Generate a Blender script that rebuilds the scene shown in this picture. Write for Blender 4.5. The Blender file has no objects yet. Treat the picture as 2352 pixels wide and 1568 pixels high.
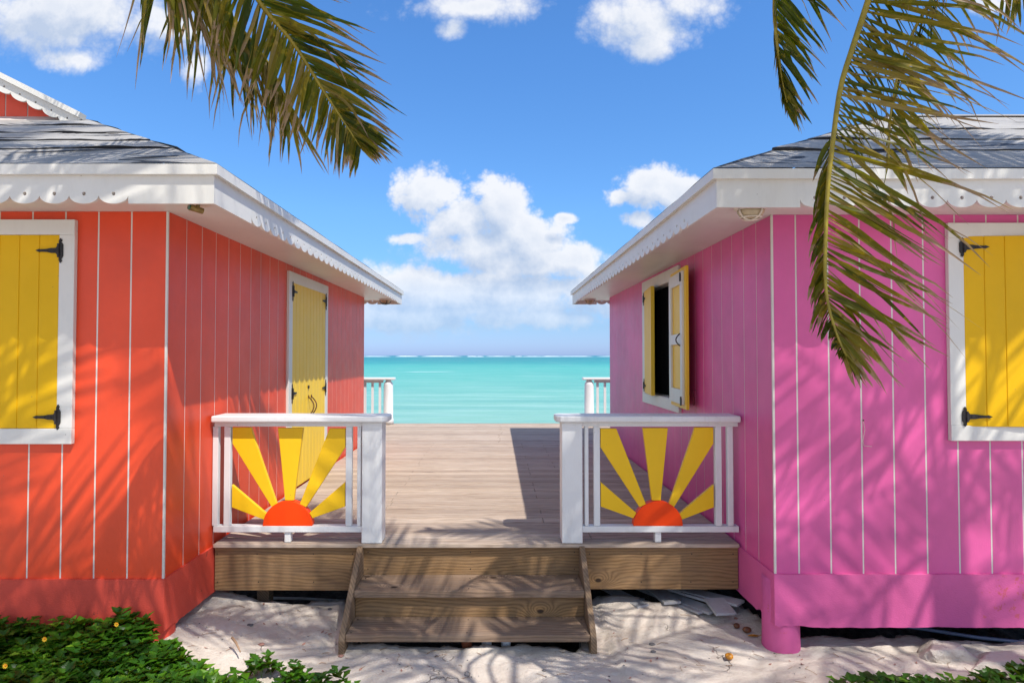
import bpy, bmesh, math, random
from mathutils import Vector, Matrix, noise
R = math.radians
C = bpy.context.scene.collection
rnd = random.Random(7)
H = 1.88                       # eye height above the ground
# ------------------------------------------------------------------ camera
FPX, CX, CY = 1400.0, 1141.0, 784.0
PITCH = math.atan(32 / FPX)
def P(px, py, Y):
    """a point of the place measured from the photograph: picture position and distance in front of the eye"""
    u = (px - CX) / FPX; v = (CY - py) / FPX
    dy = math.cos(PITCH) - v * math.sin(PITCH); dz = math.sin(PITCH) + v * math.cos(PITCH)
    k = Y / dy
    return Vector((u * k, Y, H + dz * k))
cam = bpy.data.cameras.new('camera'); co = bpy.data.objects.new('camera', cam); C.objects.link(co)
cam.sensor_width = 36; cam.lens = FPX / 2352 * 36; cam.shift_x = 35 / 2352
cam.clip_start = 0.05; cam.clip_end = 30000
co.location = (0, 0, H); co.rotation_euler = (R(90) + PITCH, 0, 0)
bpy.context.scene.camera = co

# ------------------------------------------------------------------ node helpers
def mat(name):
    m = bpy.data.materials.new(name); m.use_nodes = True
    nt = m.node_tree; nt.nodes.clear()
    out = nt.nodes.new('ShaderNodeOutputMaterial'); b = nt.nodes.new('ShaderNodeBsdfPrincipled')
    nt.links.new(b.outputs[0], out.inputs[0])
    return m, nt, b, out
class N:
    def __init__(s, nt): s.nt = nt
    def new(s, t, **k):
        n = s.nt.nodes.new(t)
        for a, v in k.items(): setattr(n, a, v)
        return n
    def put(s, inp, v):
        if isinstance(v, bpy.types.NodeSocket): s.nt.links.new(v, inp)
        else: inp.default_value = v
    def coord(s, kind='Object'): return s.new('ShaderNodeTexCoord').outputs[kind]
    def pos(s): return s.new('ShaderNodeNewGeometry').outputs['Position']
    def mapv(s, v, scale=(1,1,1), loc=(0,0,0), rot=(0,0,0)):
        n = s.new('ShaderNodeMapping'); s.put(n.inputs[0], v)
        n.inputs[1].default_value = loc; n.inputs[2].default_value = rot; n.inputs[3].default_value = scale
        return n.outputs[0]
    def noise(s, v, scale=5, detail=4, rough=.55, dist=0, out='Fac'):
        n = s.new('ShaderNodeTexNoise'); s.put(n.inputs['Vector'], v)
        n.inputs['Scale'].default_value = scale; n.inputs['Detail'].default_value = detail
        n.inputs['Roughness'].default_value = rough; n.inputs['Distortion'].default_value = dist
        return n.outputs[out]
    def voro(s, v, scale=5, feature='F1', out='Distance', rand=1):
        n = s.new('ShaderNodeTexVoronoi', feature=feature); s.put(n.inputs['Vector'], v)
        n.inputs['Scale'].default_value = scale; n.inputs['Randomness'].default_value = rand
        return n.outputs[out]
    def math(s, op, a, b=0.0, c=0.0, clamp=False):
        n = s.new('ShaderNodeMath', operation=op); n.use_clamp = clamp
        s.put(n.inputs[0], a); s.put(n.inputs[1], b)
        if op in ('MULTIPLY_ADD', 'SMOOTH_MAX', 'SMOOTH_MIN', 'WRAP'): s.put(n.inputs[2], c)
        return n.outputs[0]
    def vmath(s, op, a, b=(0,0,0), out=0):
        n = s.new('ShaderNodeVectorMath', operation=op); s.put(n.inputs[0], a)
        if op != 'LENGTH': s.put(n.inputs[1], b)
        return n.outputs['Value' if op in ('LENGTH','DOT_PRODUCT') else 0]
    def ramp(s, f, stops, interp='LINEAR'):
        n = s.new('ShaderNodeValToRGB'); s.put(n.inputs[0], f); cr = n.color_ramp; cr.interpolation = interp
        while len(cr.elements) < len(stops): cr.elements.new(.5)
        for e, (p, c) in zip(cr.elements, stops):
            e.position = p; e.color = (*c, 1) if len(c) == 3 else c
        return n.outputs[0]
    def rng(s, f, a, b, c=0, d=1, smooth=False):
        n = s.new('ShaderNodeMapRange'); s.put(n.inputs[0], f)
        if smooth: n.interpolation_type = 'SMOOTHSTEP'
        for i, v in zip((1,2,3,4), (a,b,c,d)): s.put(n.inputs[i], v)
        return n.outputs[0]
    def mix(s, f, a, b, blend='MIX'):
        n = s.new('ShaderNodeMix', data_type='RGBA', blend_type=blend)
        s.put(n.inputs[0], f)
        for i, v in ((6, a), (7, b)):
            if isinstance(v, tuple) and len(v) == 3: v = (*v, 1)
            s.put(n.inputs[i], v)
        return n.outputs[2]
    def sep(s, v):
        n = s.new('ShaderNodeSeparateXYZ'); s.put(n.inputs[0], v); return n.outputs
    def comb(s, x, y, z):
        n = s.new('ShaderNodeCombineXYZ')
        for i, v in enumerate((x, y, z)): s.put(n.inputs[i], v)
        return n.outputs[0]
    def bump(s, h, strength=.3, dist=.01, normal=None):
        n = s.new('ShaderNodeBump'); s.put(n.inputs['Height'], h)
        n.inputs['Strength'].default_value = strength; n.inputs['Distance'].default_value = dist
        if normal: s.put(n.inputs['Normal'], normal)
        return n.outputs[0]

def paint(name, col, rough=.45, var=.10, grain=.25, wear=None, spec=.5, stretch=(12,12,1.2), dirt=0):
    m, nt, b, out = mat(name); n = N(nt); p = n.pos()
    f = n.noise(p, 1.3, 5, .6)
    lo = tuple(c * (1 - var) for c in col); hi = tuple(min(1, c * (1 + var * .6) + var * .01) for c in col)
    c = n.mix(n.rng(f, .35, .65), lo, hi)
    if dirt:
        d = n.noise(n.mapv(p, (6, 6, 1.1)), 1.6, 6, .7)
        c = n.mix(n.math('MULTIPLY', n.rng(d, .52, .78), dirt), c, (.20, .17, .13))
        sp = n.voro(p, 9, out='Distance')
        c = n.mix(n.math('MULTIPLY', n.rng(sp, .035, .02), .6), c, (.12, .09, .07))
    if wear:
        w = n.rng(n.math('ADD', n.noise(p, 9, 6, .75), n.math('MULTIPLY', n.noise(p, 1.7, 2), .5)), .90, .93)
        c = n.mix(w, c, wear)
    n.put(b.inputs['Base Color'], c)
    n.put(b.inputs['Roughness'], n.rng(n.noise(p, 7, 4), .3, .7, rough - .03, rough + .04))
    b.inputs['Specular IOR Level'].default_value = spec
    g = n.noise(n.mapv(p, stretch), 22, 4, .6)
    n.put(b.inputs['Normal'], n.bump(g, grain, .003))
    return m

def wood(name, axis, dark, light, scale=1.0, rough=.8, knots=True, weather=(.45,.42,.39), wfac=.5, perplank=0):
    """long-grain timber; axis is the direction the grain runs ('X' or 'Y')"""
    m, nt, b, out = mat(name); n = N(nt); p = n.pos()
    s = n.sep(p)
    if axis == 'X': al, ac, ad = s[0], s[2], s[1]
    else: al, ac, ad = s[1], s[2], s[0]
    cross = n.math('ADD', ac, ad)
    q = n.comb(n.math('MULTIPLY', al, .32), cross, n.math('MULTIPLY', ad, .5))
    if perplank:
        pid = n.math('FLOOR', n.math('DIVIDE', n.math('SUBTRACT', s[1], 4.40), perplank))
        pid2 = n.math('MULTIPLY', pid, 7.31)
        q = n.vmath('ADD', q, n.comb(pid2, n.math('MULTIPLY', pid, 3.7), pid))
    g = n.math('MULTIPLY', cross, 210 * scale)
    g = n.math('ADD', g, n.math('MULTIPLY', n.noise(q, 2.6, 4, .55), 46))
    if knots:
        kq = n.comb(n.math('MULTIPLY', al, 1.0), n.math('MULTIPLY', cross, 1.6), 0.0)
        kv = n.new('ShaderNodeTexVoronoi', feature='F1', voronoi_dimensions='2D'); n.put(kv.inputs['Vector'], kq); kv.inputs['Scale'].default_value = 1.35
        kd = n.math('DIVIDE', kv.outputs['Distance'], 1.0)
        kn = n.math('POWER', 2.718, n.math('MULTIPLY', n.math('POWER', kd, 2.0), -70))
        g = n.math('ADD', g, n.math('MULTIPLY', kn, 40))
    line = n.math('POWER', n.rng(n.math('SINE', g), -1, 1), .6)
    fib = n.noise(n.comb(n.math('MULTIPLY', al, 2.2), n.math('MULTIPLY', cross, 60), 0), 3, 4, .7)
    t = n.math('ADD', n.math('MULTIPLY', line, .42), n.math('MULTIPLY_ADD', fib, 1.0, -.12), clamp=True)
    c = n.mix(t, dark, light)
    wf = n.rng(n.noise(n.comb(n.math('MULTIPLY', al, 1.2), n.math('MULTIPLY', ac, 5), n.math('MULTIPLY', ad, 5)), 1.6, 5, .65), .35, .7, 0, wfac)
    c = n.mix(wf, c, weather)
    if knots:
        c = n.mix(n.rng(kd, .040, .022), c, (.045, .026, .016))
    if perplank:
        wn = n.new('ShaderNodeTexWhiteNoise', noise_dimensions='1D'); n.put(wn.inputs['W'], pid)
        c = n.mix(n.rng(wn.outputs['Value'], 0, 1, 0, .85), c, n.mix(.6, c, (.24, .175, .135)))
        # long weather checks
        ck = n.noise(n.comb(n.math('MULTIPLY', al, .8), n.math('MULTIPLY', s[1], 38), 0), 2.2, 3, .6)
        c = n.mix(n.rng(ck, .56, .68, 0, .7), c, (.13, .095, .08))
        c = n.mix(n.rng(n.noise(p, 13, 5, .7), .66, .74, 0, .5), c, (.62, .57, .52))
    n.put(b.inputs['Base Color'], c)
    b.inputs['Roughness'].default_value = rough; b.inputs['Specular IOR Level'].default_value = .25
    n.put(b.inputs['Normal'], n.bump(t, .35, .004))
    return m

M = {}
M['coral'] = paint('coral_paint', (.79, .066, .014), .42, .14, .28, spec=.5, dirt=.05)
M['coral_base'] = paint('coral_masonry_paint', (.68, .070, .040), .6, .16, .7, wear=(.35, .05, .03), stretch=(3, 3, 9))
M['pink'] = paint('pink_paint', (.71, .100, .315), .42, .14, .28, spec=.5, dirt=.05)
M['pink_base'] = paint('pink_masonry_paint', (.66, .105, .30), .6, .14, .7, wear=(.62, .10, .16), stretch=(3, 3, 9))
M['white'] = paint('white_trim_paint', (.71, .69, .635), .38, .05, .25, dirt=.12)
M['white_rail'] = paint('white_rail_paint', (.75, .75, .73), .4, .06, .4, dirt=.22)
M['caulk'] = paint('white_groove_paint', (.70, .65, .58), .6, .12, .3, dirt=.25)
M['yellow'] = paint('yellow_paint', (.78, .445, .0), .5, .08, .25, dirt=.04, spec=.25)
M['yellow_side'] = paint('pale_yellow_paint', (.88, .59, .04), .45, .06, .25, dirt=.02, spec=.35)
M['sunray'] = paint('sunray_yellow_paint', (.88, .53, .008), .45, .06, .25, dirt=.03, spec=.3)
M['orange'] = paint('sun_orange_paint', (.92, .060, .0), .5, .08, .2, spec=.25)
M['deck'] = wood('weathered_decking', 'X', (.22, .15, .10), (.60, .475, .365), .55, .85, False, (.60, .51, .43), .45, perplank=.1415)
M['beam'] = wood('treated_timber', 'X', (.070, .030, .011), (.38, .225, .100), 1.3, .8, True, (.20, .14, .095), .4)
M['tread'] = wood('worn_tread_timber', 'X', (.085, .046, .026), (.32, .21, .135), 1.3, .85, True, (.25, .195, .155), .5)
M['stringer'] = wood('stringer_timber', 'Y', (.07, .04, .022), (.29, .19, .11), 1.4, .85, False, (.22, .17, .13), .4)
M['scrap'] = paint('scrap_board_paint', (.42, .42, .43), .7, .25, .8, dirt=.5)
def simple(name, col, rough=.5, metal=0, var=.15, bump=.3, sc=30):
    m, nt, b, out = mat(name); n = N(nt); p = n.coord()
    f = n.noise(p, sc, 4)
    n.put(b.inputs['Base Color'], n.mix(n.rng(f, .3, .7), tuple(c * (1 - var) for c in col), tuple(min(1, c * (1 + var)) for c in col)))
    b.inputs['Roughness'].default_value = rough; b.inputs['Metallic'].default_value = metal
    n.put(b.inputs['Normal'], n.bump(f, bump, .003))
    return m
M['iron'] = simple('black_iron', (.022, .018, .017), .45, .3, .5, .8, 60)
M['rust'] = simple('rusty_iron', (.10, .035, .015), .7, .2, .6, .8, 60)
M['dark'] = simple('unlit_interior', (.012, .011, .012), .9)  # shade of the room put into a near-black colour
M['curtain'] = simple('black_curtain', (.020, .018, .020), .9)  # near-black, keeps the window opening dark
M['glass'] = simple('frosted_lamp_glass', (.50, .42, .28), .25, 0, .1, .1)
M['cage'] = simple('cream_lamp_cage', (.72, .66, .56), .4, 0, .1)
M['brass'] = simple('corroded_brass', (.30, .22, .08), .4, .6, .4)
M['green'] = simple('green_glass_lens', (.03, .14, .10), .15, 0, .2, 0)
M['fruit'] = simple('orange_brown_fruit_skin', (.55, .22, .015), .4, 0, .6, .5, 40)
M['fruit_dark'] = simple('brown_fruit_skin', (.16, .055, .02), .5, 0, .6, .6, 40)
M['pebble'] = simple('dark_pebble_stone', (.13, .12, .12), .7, 0, .4)
M['redpebble'] = simple('reddish_pebble_stone', (.34, .17, .13), .7, 0, .4)
M['plastic'] = simple('white_plastic', (.78, .79, .80), .3, 0, .05, .05)
M['terracotta'] = simple('terracotta_clay', (.42, .12, .05), .7)
M['pipe'] = simple('blue_grey_plastic_pipe', (.08, .12, .20), .4)
M['twig'] = simple('dry_twig_bark', (.36, .22, .13), .8)
M['string'] = simple('pale_string', (.60, .45, .40), .8)
M['petal'] = simple('yellow_petal', (.85, .48, .01), .6)
M['petalcore'] = simple('orange_flower_centre', (.60, .22, .01), .7)
M['trunk'] = simple('palm_bark', (.24, .20, .16), .9, 0, .35, 1, 12)

def roofmat():
    m, nt, b, out = mat('painted_roll_roofing'); n = N(nt); p = n.pos(); s = n.sep(p)
    f = n.noise(p, 2.2, 6, .65)
    c = n.mix(n.rng(f, .3, .7), (.25, .235, .22), (.40, .38, .355))
    q = n.mapv(p, (1.0, 3.4, 3.4))
    w = n.noise(q, 1.3, 6, .6, 1.2)
    c = n.mix(n.rng(w, .60, .62), c, (.028, .028, .033))
    st = n.noise(n.mapv(p, (.8, 9, 9)), 2.4, 5, .7)
    c = n.mix(n.rng(st, .60, .72, 0, .55), c, (.18, .18, .20))
    n.put(b.inputs['Base Color'], c); b.inputs['Roughness'].default_value = .75
    n.put(b.inputs['Normal'], n.bump(n.math('ADD', st, n.noise(p, 60, 3)), .35, .01))
    return m
M['roof'] = roofmat()
M['tar'] = simple('black_tar_edge', (.03, .03, .034), .8, 0, .4)

def groundmat():
    m, nt, b, out = mat('pale_limestone_ground'); n = N(nt); p = n.pos()
    f = n.noise(p, 1.6, 7, .62); f2 = n.noise(p, 9, 6, .65, .6)
    c = n.mix(n.rng(f, .35, .65), (.56, .475, .40), (.70, .63, .55))
    c = n.mix(n.rng(f2, .52, .72, 0, .55), c, (.50, .40, .35))
    st = n.noise(n.mapv(p, (1, 2.6, 1), rot=(0, 0, .6)), 5.5, 7, .75, 1.5)
    c = n.mix(n.rng(st, .60, .70, 0, .6), c, (.36, .28, .22))
    dots = n.voro(n.vmath('ADD', p, n.noise(p, 8, 2, out='Color')), 16)
    sel = n.rng(n.noise(p, 2.1, 3), .50, .60)
    c = n.mix(n.math('MULTIPLY', n.rng(dots, .10, .06), sel), c, (.20, .13, .10))
    warp = n.vmath('ADD', p, n.vmath('MULTIPLY', n.noise(p, 2.3, 4, .6, out='Color'), (.55, .55, .55)))
    e = n.voro(warp, 1.15, 'DISTANCE_TO_EDGE')
    crack = n.math('MULTIPLY', n.rng(e, .006, .001), n.rng(n.noise(p, 1.9, 2), .56, .62))
    c = n.mix(n.math('MULTIPLY', crack, .6), c, (.20, .16, .13))
    n.put(b.inputs['Base Color'], c); b.inputs['Roughness'].default_value = .9; b.inputs['Specular IOR Level'].default_value = .15
    h = n.math('ADD', n.math('MULTIPLY', f2, 1.0), n.math('MULTIPLY', n.noise(p, 60, 6, .75), .6))
    h = n.math('SUBTRACT', h, n.math('MULTIPLY', crack, .8))
    h = n.math('ADD', h, n.math('MULTIPLY', st, .7))
    n.put(b.inputs['Normal'], n.bump(h, .75, .022))
    return m
M['ground'] = groundmat()
def shaded_soil_mat():  # pit soil under deck and houses, its shade painted in as near-black
    m, nt, b, out = mat('shade_darkened_soil'); n = N(nt); p = n.pos()
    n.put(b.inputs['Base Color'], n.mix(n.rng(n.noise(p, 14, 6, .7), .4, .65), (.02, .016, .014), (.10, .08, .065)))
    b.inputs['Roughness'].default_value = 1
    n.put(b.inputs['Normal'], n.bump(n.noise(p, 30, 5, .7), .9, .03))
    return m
M['shaded_soil'] = shaded_soil_mat()

def leafmat(name, greens, brown, tipstart=.8, transl=.3, spots=True, rough=.45):
    m, nt, b, out = mat(name); n = N(nt)
    uv = n.sep(n.coord('UV')); p = n.pos()
    c = n.ramp(uv[0], greens)
    nz = n.noise(n.mapv(p, (1, 1, 1)), 22, 3, .6)
    if spots:
        c = n.mix(n.rng(nz, .57, .67, 0, .75), c, (.36, .25, .015))
        c = n.mix(n.rng(n.noise(p, 37, 2), .62, .70, 0, .7), c, (.10, .045, .012))
    v = n.math('ADD', uv[1], n.math('MULTIPLY', n.math('SUBTRACT', nz, .5), .55))
    v = n.math('ADD', v, n.math('MULTIPLY', n.math('SUBTRACT', uv[0], .5), .35))
    c = n.mix(n.rng(v, tipstart, tipstart + .08), c, brown)
    n.put(b.inputs['Base Color'], c); b.inputs['Roughness'].default_value = rough; b.inputs['Specular IOR Level'].default_value = .25
    tr = n.new('ShaderNodeBsdfTranslucent'); n.put(tr.inputs[0], n.mix(.45, n.mix(1.0, c, (1.9, 1.9, 1.2), 'MULTIPLY'), (.34, .34, .005)))
    mx = n.new('ShaderNodeMixShader'); mx.inputs[0].default_value = transl
    nt.links.new(b.outputs[0], mx.inputs[1]); nt.links.new(tr.outputs[0], mx.inputs[2]); nt.links.new(mx.outputs[0], out.inputs[0])
    return m
M['frond'] = leafmat('palm_leaflet', [(0, (.016, .034, .002)), (.3, (.042, .062, .003)), (.65, (.12, .115, .004)), (.9, (.20, .15, .010)), (1, (.30, .22, .09))], (.30, .20, .13), .74, .38)
M['midrib'] = simple('yellow_green_midrib', (.26, .20, .012), .5, 0, .25)
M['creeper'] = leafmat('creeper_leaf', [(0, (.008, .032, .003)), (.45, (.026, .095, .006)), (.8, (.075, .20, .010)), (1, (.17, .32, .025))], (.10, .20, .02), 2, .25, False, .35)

# ------------------------------------------------------------------ mesh builder
WL = {}
class MB:
    def __init__(s): s.v = []; s.f = []; s.m = []; s.uv = []
    def add(s, vs, fs, mi=0, uvs=None):
        o = len(s.v); s.v += [Vector(a) for a in vs]
        s.uv += (uvs if uvs else [(0, 0)] * len(vs))
        for f in fs: s.f.append([o + i for i in f]); s.m.append(mi)
    def box(s, x0, x1, y0, y1, z0, z1, mi=0):
        if x0 > x1: x0, x1 = x1, x0
        if y0 > y1: y0, y1 = y1, y0
        if z0 > z1: z0, z1 = z1, z0
        vs = [(x, y, z) for z in (z0, z1) for y in (y0, y1) for x in (x0, x1)]
        s.add(vs, [(0,2,3,1), (4,5,7,6), (0,1,5,4), (2,6,7,3), (0,4,6,2), (1,3,7,5)], mi)
    def prism(s, pts, vec, mi=0):
        """polygon pts (3-D) pushed along vec"""
        n = len(pts); v = Vector(vec); a = [Vector(p) for p in pts]; b = [p + v for p in a]
        nrm = Vector((0, 0, 0))
        for i in range(n): nrm += a[i].cross(a[(i + 1) % n])
        F = [tuple(range(n)), tuple(range(2 * n - 1, n - 1, -1))] + [(i, i + n, (i + 1) % n + n, (i + 1) % n) for i in range(n)]
        if nrm.dot(v) > 0: F = [tuple(reversed(f)) for f in F]
        s.add(a + b, F, mi)
    def tube(s, pts, r, mi=0, seg=8, caps=True, uv=(.5, 0)):
        pts = [Vector(p) for p in pts]; n = len(pts)
        rs = r if isinstance(r, (list, tuple)) else [r] * n
        ref = None; vs = []
        for i, p in enumerate(pts):
            t = (pts[min(i + 1, n - 1)] - pts[max(i - 1, 0)]).normalized()
            if ref is None: ref = t.orthogonal().normalized()
            ref = (ref - t * ref.dot(t)).normalized(); q = t.cross(ref)
            for k in range(seg):
                a = 2 * math.pi * k / seg
                vs.append(p + (ref * math.cos(a) + q * math.sin(a)) * rs[i])
        fs = [(i * seg + k, i * seg + (k + 1) % seg, (i + 1) * seg + (k + 1) % seg, (i + 1) * seg + k) for i in range(n - 1) for k in range(seg)]
        if caps: fs += [tuple(range(seg - 1, -1, -1)), tuple(range((n - 1) * seg, n * seg))]
        s.add(vs, fs, mi, [uv] * len(vs))
    def lathe(s, prof, c, mi=0, seg=24, axis='Z', sx=1, sy=1):
        c = Vector(c); vs = []
        for r, h in prof:
            for k in range(seg):
                a = 2 * math.pi * k / seg
                vs.append(c + Vector((r * math.cos(a) * sx, r * math.sin(a) * sy, h)))
        fs = [(i * seg + k, i * seg + (k + 1) % seg, (i + 1) * seg + (k + 1) % seg, (i + 1) * seg + k) for i in range(len(prof) - 1) for k in range(seg)]
        fs += [tuple(range(seg - 1, -1, -1)), tuple(range((len(prof) - 1) * seg, len(prof) * seg))]
        s.add(vs, fs, mi)
    def blob(s, c, r, mi=0, sc=(1,1,1), rough=.15, seed=0, sub=2):
        bm = bmesh.new(); bmesh.ops.create_icosphere(bm, subdivisions=sub, radius=1)
        c = Vector(c)
        vs = []
        for v in bm.verts:
            d = 1 + rough * noise.noise(v.co * 1.7 + Vector((seed * 3.1, seed, 0)))
            vs.append(c + Vector((v.co.x * sc[0], v.co.y * sc[1], v.co.z * sc[2])) * r * d)
        s.add(vs, [[v.index for v in f.verts] for f in bm.faces], mi); bm.free()
    def build(s, name, mats, parent=None, origin=None, bevel=0, smooth=False, base=True):
        if not isinstance(mats, (list, tuple)): mats = [mats]
        if origin is None:
            xs = [v.x for v in s.v]; ys = [v.y for v in s.v]; zs = [v.z for v in s.v]
            origin = Vector(((min(xs) + max(xs)) / 2, (min(ys) + max(ys)) / 2, min(zs)))
        origin = Vector(origin)
        me = bpy.data.meshes.new(name); me.from_pydata([v - origin for v in s.v], [], s.f)
        for mt in mats: me.materials.append(mt)
        me.polygons.foreach_set('material_index', s.m)
        uvl = me.uv_layers.new(name='UVMap')
        li = [0] * len(me.loops); me.loops.foreach_get('vertex_index', li)
        flat = []
        for i in li: flat += s.uv[i]
        uvl.data.foreach_set('uv', flat)
        if smooth: me.polygons.foreach_set('use_smooth', [True] * len(me.polygons))
        me.update()
        o = bpy.data.objects.new(name, me); C.objects.link(o)
        if parent: o.parent = parent; o.location = origin - WL[parent.name]
        else: o.location = origin
        WL[o.name] = origin
        if bevel:
            b = o.modifiers.new('bevel', 'BEVEL'); b.width = bevel; b.segments = 2; b.limit_method = 'ANGLE'; b.angle_limit = R(40)
        return o
def tag(o, label=None, cat=None, group=None, kind=None):
    if label: o['label'] = label
    if cat: o['category'] = cat
    if group: o['group'] = group
    if kind: o['kind'] = kind
    return o
def empty(name, loc, label, cat, group=None):
    o = bpy.data.objects.new(name, None); C.objects.link(o); o.location = loc; o.empty_display_size = .2
    WL[o.name] = Vector(loc); return tag(o, label, cat, group)
def B(x0, x1, y0, y1, z0, z1):
    m = MB(); m.box(x0, x1, y0, y1, z0, z1); return m

# ------------------------------------------------------------------ houses
SOF, FB, FT, DT = 2.78, 2.725, 2.895, 2.940
DECK, SK1, SK0 = .53, .50, .174
def split(a0, a1, cuts):
    pts = sorted([a0, a1] + [c for c in cuts if a0 < c < a1]); return list(zip(pts, pts[1:]))
def plank_wall(axis, c, sgn, a0, a1, z0, z1, joints, holes=(), back=None):
    """board cladding 5 mm proud of a white backing; axis = direction along the wall, sgn = way it faces"""
    mb = MB(); g = .0052 if axis == 'X' else .0044
    def slab(p0, p1, q0, q1, d0, d1, mi):
        if p1 - p0 < 1e-4 or q1 - q0 < 1e-4: return
        if axis == 'X': mb.box(p0, p1, c + sgn * d0, c + sgn * d1, q0, q1, mi)
        else: mb.box(c + sgn * d0, c + sgn * d1, p0, p1, q0, q1, mi)
    hc = [h[0] for h in holes] + [h[1] for h in holes]
    def col(p0, p1, d0, d1, mi):
        for s0, s1 in split(p0, p1, hc):
            mid = (s0 + s1) / 2; hh = [h for h in holes if h[0] < mid < h[1]]
            if hh: slab(s0, s1, z0, hh[0][2], d0, d1, mi); slab(s0, s1, hh[0][3], z1, d0, d1, mi)
            else: slab(s0, s1, z0, z1, d0, d1, mi)
    js = sorted(j for j in joints if a0 < j < a1); edges = [a0 - g] + js + [a1 + g]
    for e0, e1 in zip(edges, edges[1:]): col(max(a0, e0 + g), min(a1, e1 - g), -.0055, 0, 0)
    if back: a0, a1 = back
    col(a0, a1, -.09, -.0012, 1)
    return mb
def scallop(mb, origin, along, up, out, length, plain0, plain1, hgt, thick=.02, w=.1645, lobe=.048, hole=.0105, mi=0):
    """fascia board with a scalloped, pierced lower edge. origin = lower outer corner"""
    O = Vector(origin); A = Vector(along).normalized(); U = Vector(up).normalized(); T = Vector(out).normalized() * -thick
    def pt(a, u): return O + A * a + U * u
    n = max(1, int((length - plain0 - plain1) / w)); w = (length - plain0 - plain1) / n
    for a0, a1 in ((0, plain0), (length - plain1, length)):
        if a1 - a0 > 1e-3: mb.prism([pt(a0, 0), pt(a1, 0), pt(a1, hgt), pt(a0, hgt)], T, mi)
    hy = .056
    def low(x): return lobe * (1 - math.sqrt(max(0, 1 - (2 * x / w) ** 2 * .995)))
    angs = sorted([math.atan2(hgt - hy, w / 2), math.atan2(hgt - hy, -w / 2), math.atan2(lobe * .93 - hy, w / 2), math.atan2(lobe * .93 - hy, -w / 2)] +
                  [R(a) for a in range(-172, 181, 11)])
    for k in range(n):
        cx = plain0 + (k + .5) * w; inner = []; outer = []; bottom = []
        for a in angs:
            dx, dy = math.cos(a), math.sin(a); t = 1e9
            if dx > 1e-6: t = min(t, w / 2 / dx)
            if dx < -1e-6: t = min(t, -w / 2 / dx)
            if dy > 1e-6: t = min(t, (hgt - hy) / dy)
            isb = False
            if dy < 0:
                lo, hi = 0, t
                if hy + dy * t < low(dx * t):
                    for _ in range(22):
                        md = (lo + hi) / 2
                        if hy + dy * md < low(dx * md): hi = md
                        else: lo = md
                    t = lo; isb = True
            outer.append(pt(cx + dx * t, hy + dy * t)); inner.append(pt(cx + dx * hole, hy + dy * hole)); bottom.append(isb)
        m = len(angs); vs = inner + outer + [v + T for v in inner] + [v + T for v in outer]; fs = []
        flip = A.cross(U).dot(Vector(out)) < 0
        for i in range(m):
            j = (i + 1) % m
            fs.append((i, i + m, j + m, j)); fs.append((i + 2 * m, j + 2 * m, j + 3 * m, i + 3 * m))
            fs.append((i, j, j + 2 * m, i + 2 * m))
            if bottom[i] or bottom[j]: fs.append((i + m, i + 3 * m, j + 3 * m, j + m))
        if flip: fs = [tuple(reversed(f)) for f in fs]
        mb.add(vs, fs, mi)
def hinge(parent, pos, along, out, n_len=.075, strap=.15, hgt=.13, mi='iron'):
    """T-hinge: pos on the leaf edge, along = unit vector over the leaf, out = facing"""
    mb = MB(); p = Vector(pos); A = Vector(along); O = Vector(out); Z = Vector((0, 0, 1)); h = hgt / 2
    a = -.006
    prof = [(-h, .000), (-h * .82, .010), (-h * .7, .004), (-h * .45, .016), (h * .45, .016), (h * .7, .004), (h * .82, .010), (h, 0)]
    pl = [p - A * (.010 + x) + Z * z for z, x in prof] + [p - A * .001 + Z * z for z in (h * .8, -h * .8)]
    mb.prism(pl, O * .007)
    st = [(.0, .024), (.012, .026), (.018, .016), (.05, .015), (strap * .5, .010), (strap * .78, .007), (strap * .84, .010), (strap, .0)]
    mb.prism([p + A * x + Z * z for x, z in st] + [p + A * x - Z * z for x, z in reversed(st[:-1])], O * .006)
    mb.tube([p - Z * h * .55 + O * .008, p + Z * h * .55 + O * .008], .0075, seg=8)
    for x in (.03, .07): mb.blob(p + A * x + O * .007, .0045, sub=1)
    return mb.build('hinge', M[mi], parent)
def shutter_mb(p0, A, O, w, z0, z1, boards, thick=.028, inset=0):
    """board leaf: p0 hinge-side bottom outer... A along, O outward"""
    mb = MB(); p0 = Vector(p0); A = Vector(A); O = Vector(O); bw = w / boards; Z = Vector((0, 0, 1))
    for k in range(boards):
        a0 = k * bw + (.0025 if k else 0); a1 = (k + 1) * bw - (.0025 if k < boards - 1 else 0)
        mb.prism([p0 + A * a0, p0 + A * a1, p0 + A * a1 + Z * (z1 - z0), p0 + A * a0 + Z * (z1 - z0)], -O * thick)
    mb.prism([p0 + A * .002 - O * .004, p0 + A * (w - .002) - O * .004, p0 + A * (w - .002) - O * .004 + Z * (z1 - z0 - .002), p0 + A * .002 - O * .004 + Z * (z1 - z0 - .002)], -O * (thick - .006))
    return mb
def frame_mb(axis, c, sgn, a0, a1, z0, z1, w, d=.028, sides=(1,1,1,1), wt=None):
    mb = MB(); wt = wt or w
    def s(p0, p1, q0, q1, dd):
        if axis == 'X': mb.box(p0, p1, c, c + sgn * dd, q0, q1)
        else: mb.box(c, c + sgn * dd, p0, p1, q0, q1)
    if sides[0]: s(a0, a0 + w, z0 + (w if sides[3] else 0), z1 - wt, d)
    if sides[1]: s(a1 - w, a1, z0 + (w if sides[3] else 0), z1 - wt, d)
    if sides[2]: s(a0, a1, z1 - wt, z1, d + .002)
    if sides[3]: s(a0, a1, z0, z0 + w, d + .002)
    return mb
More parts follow.
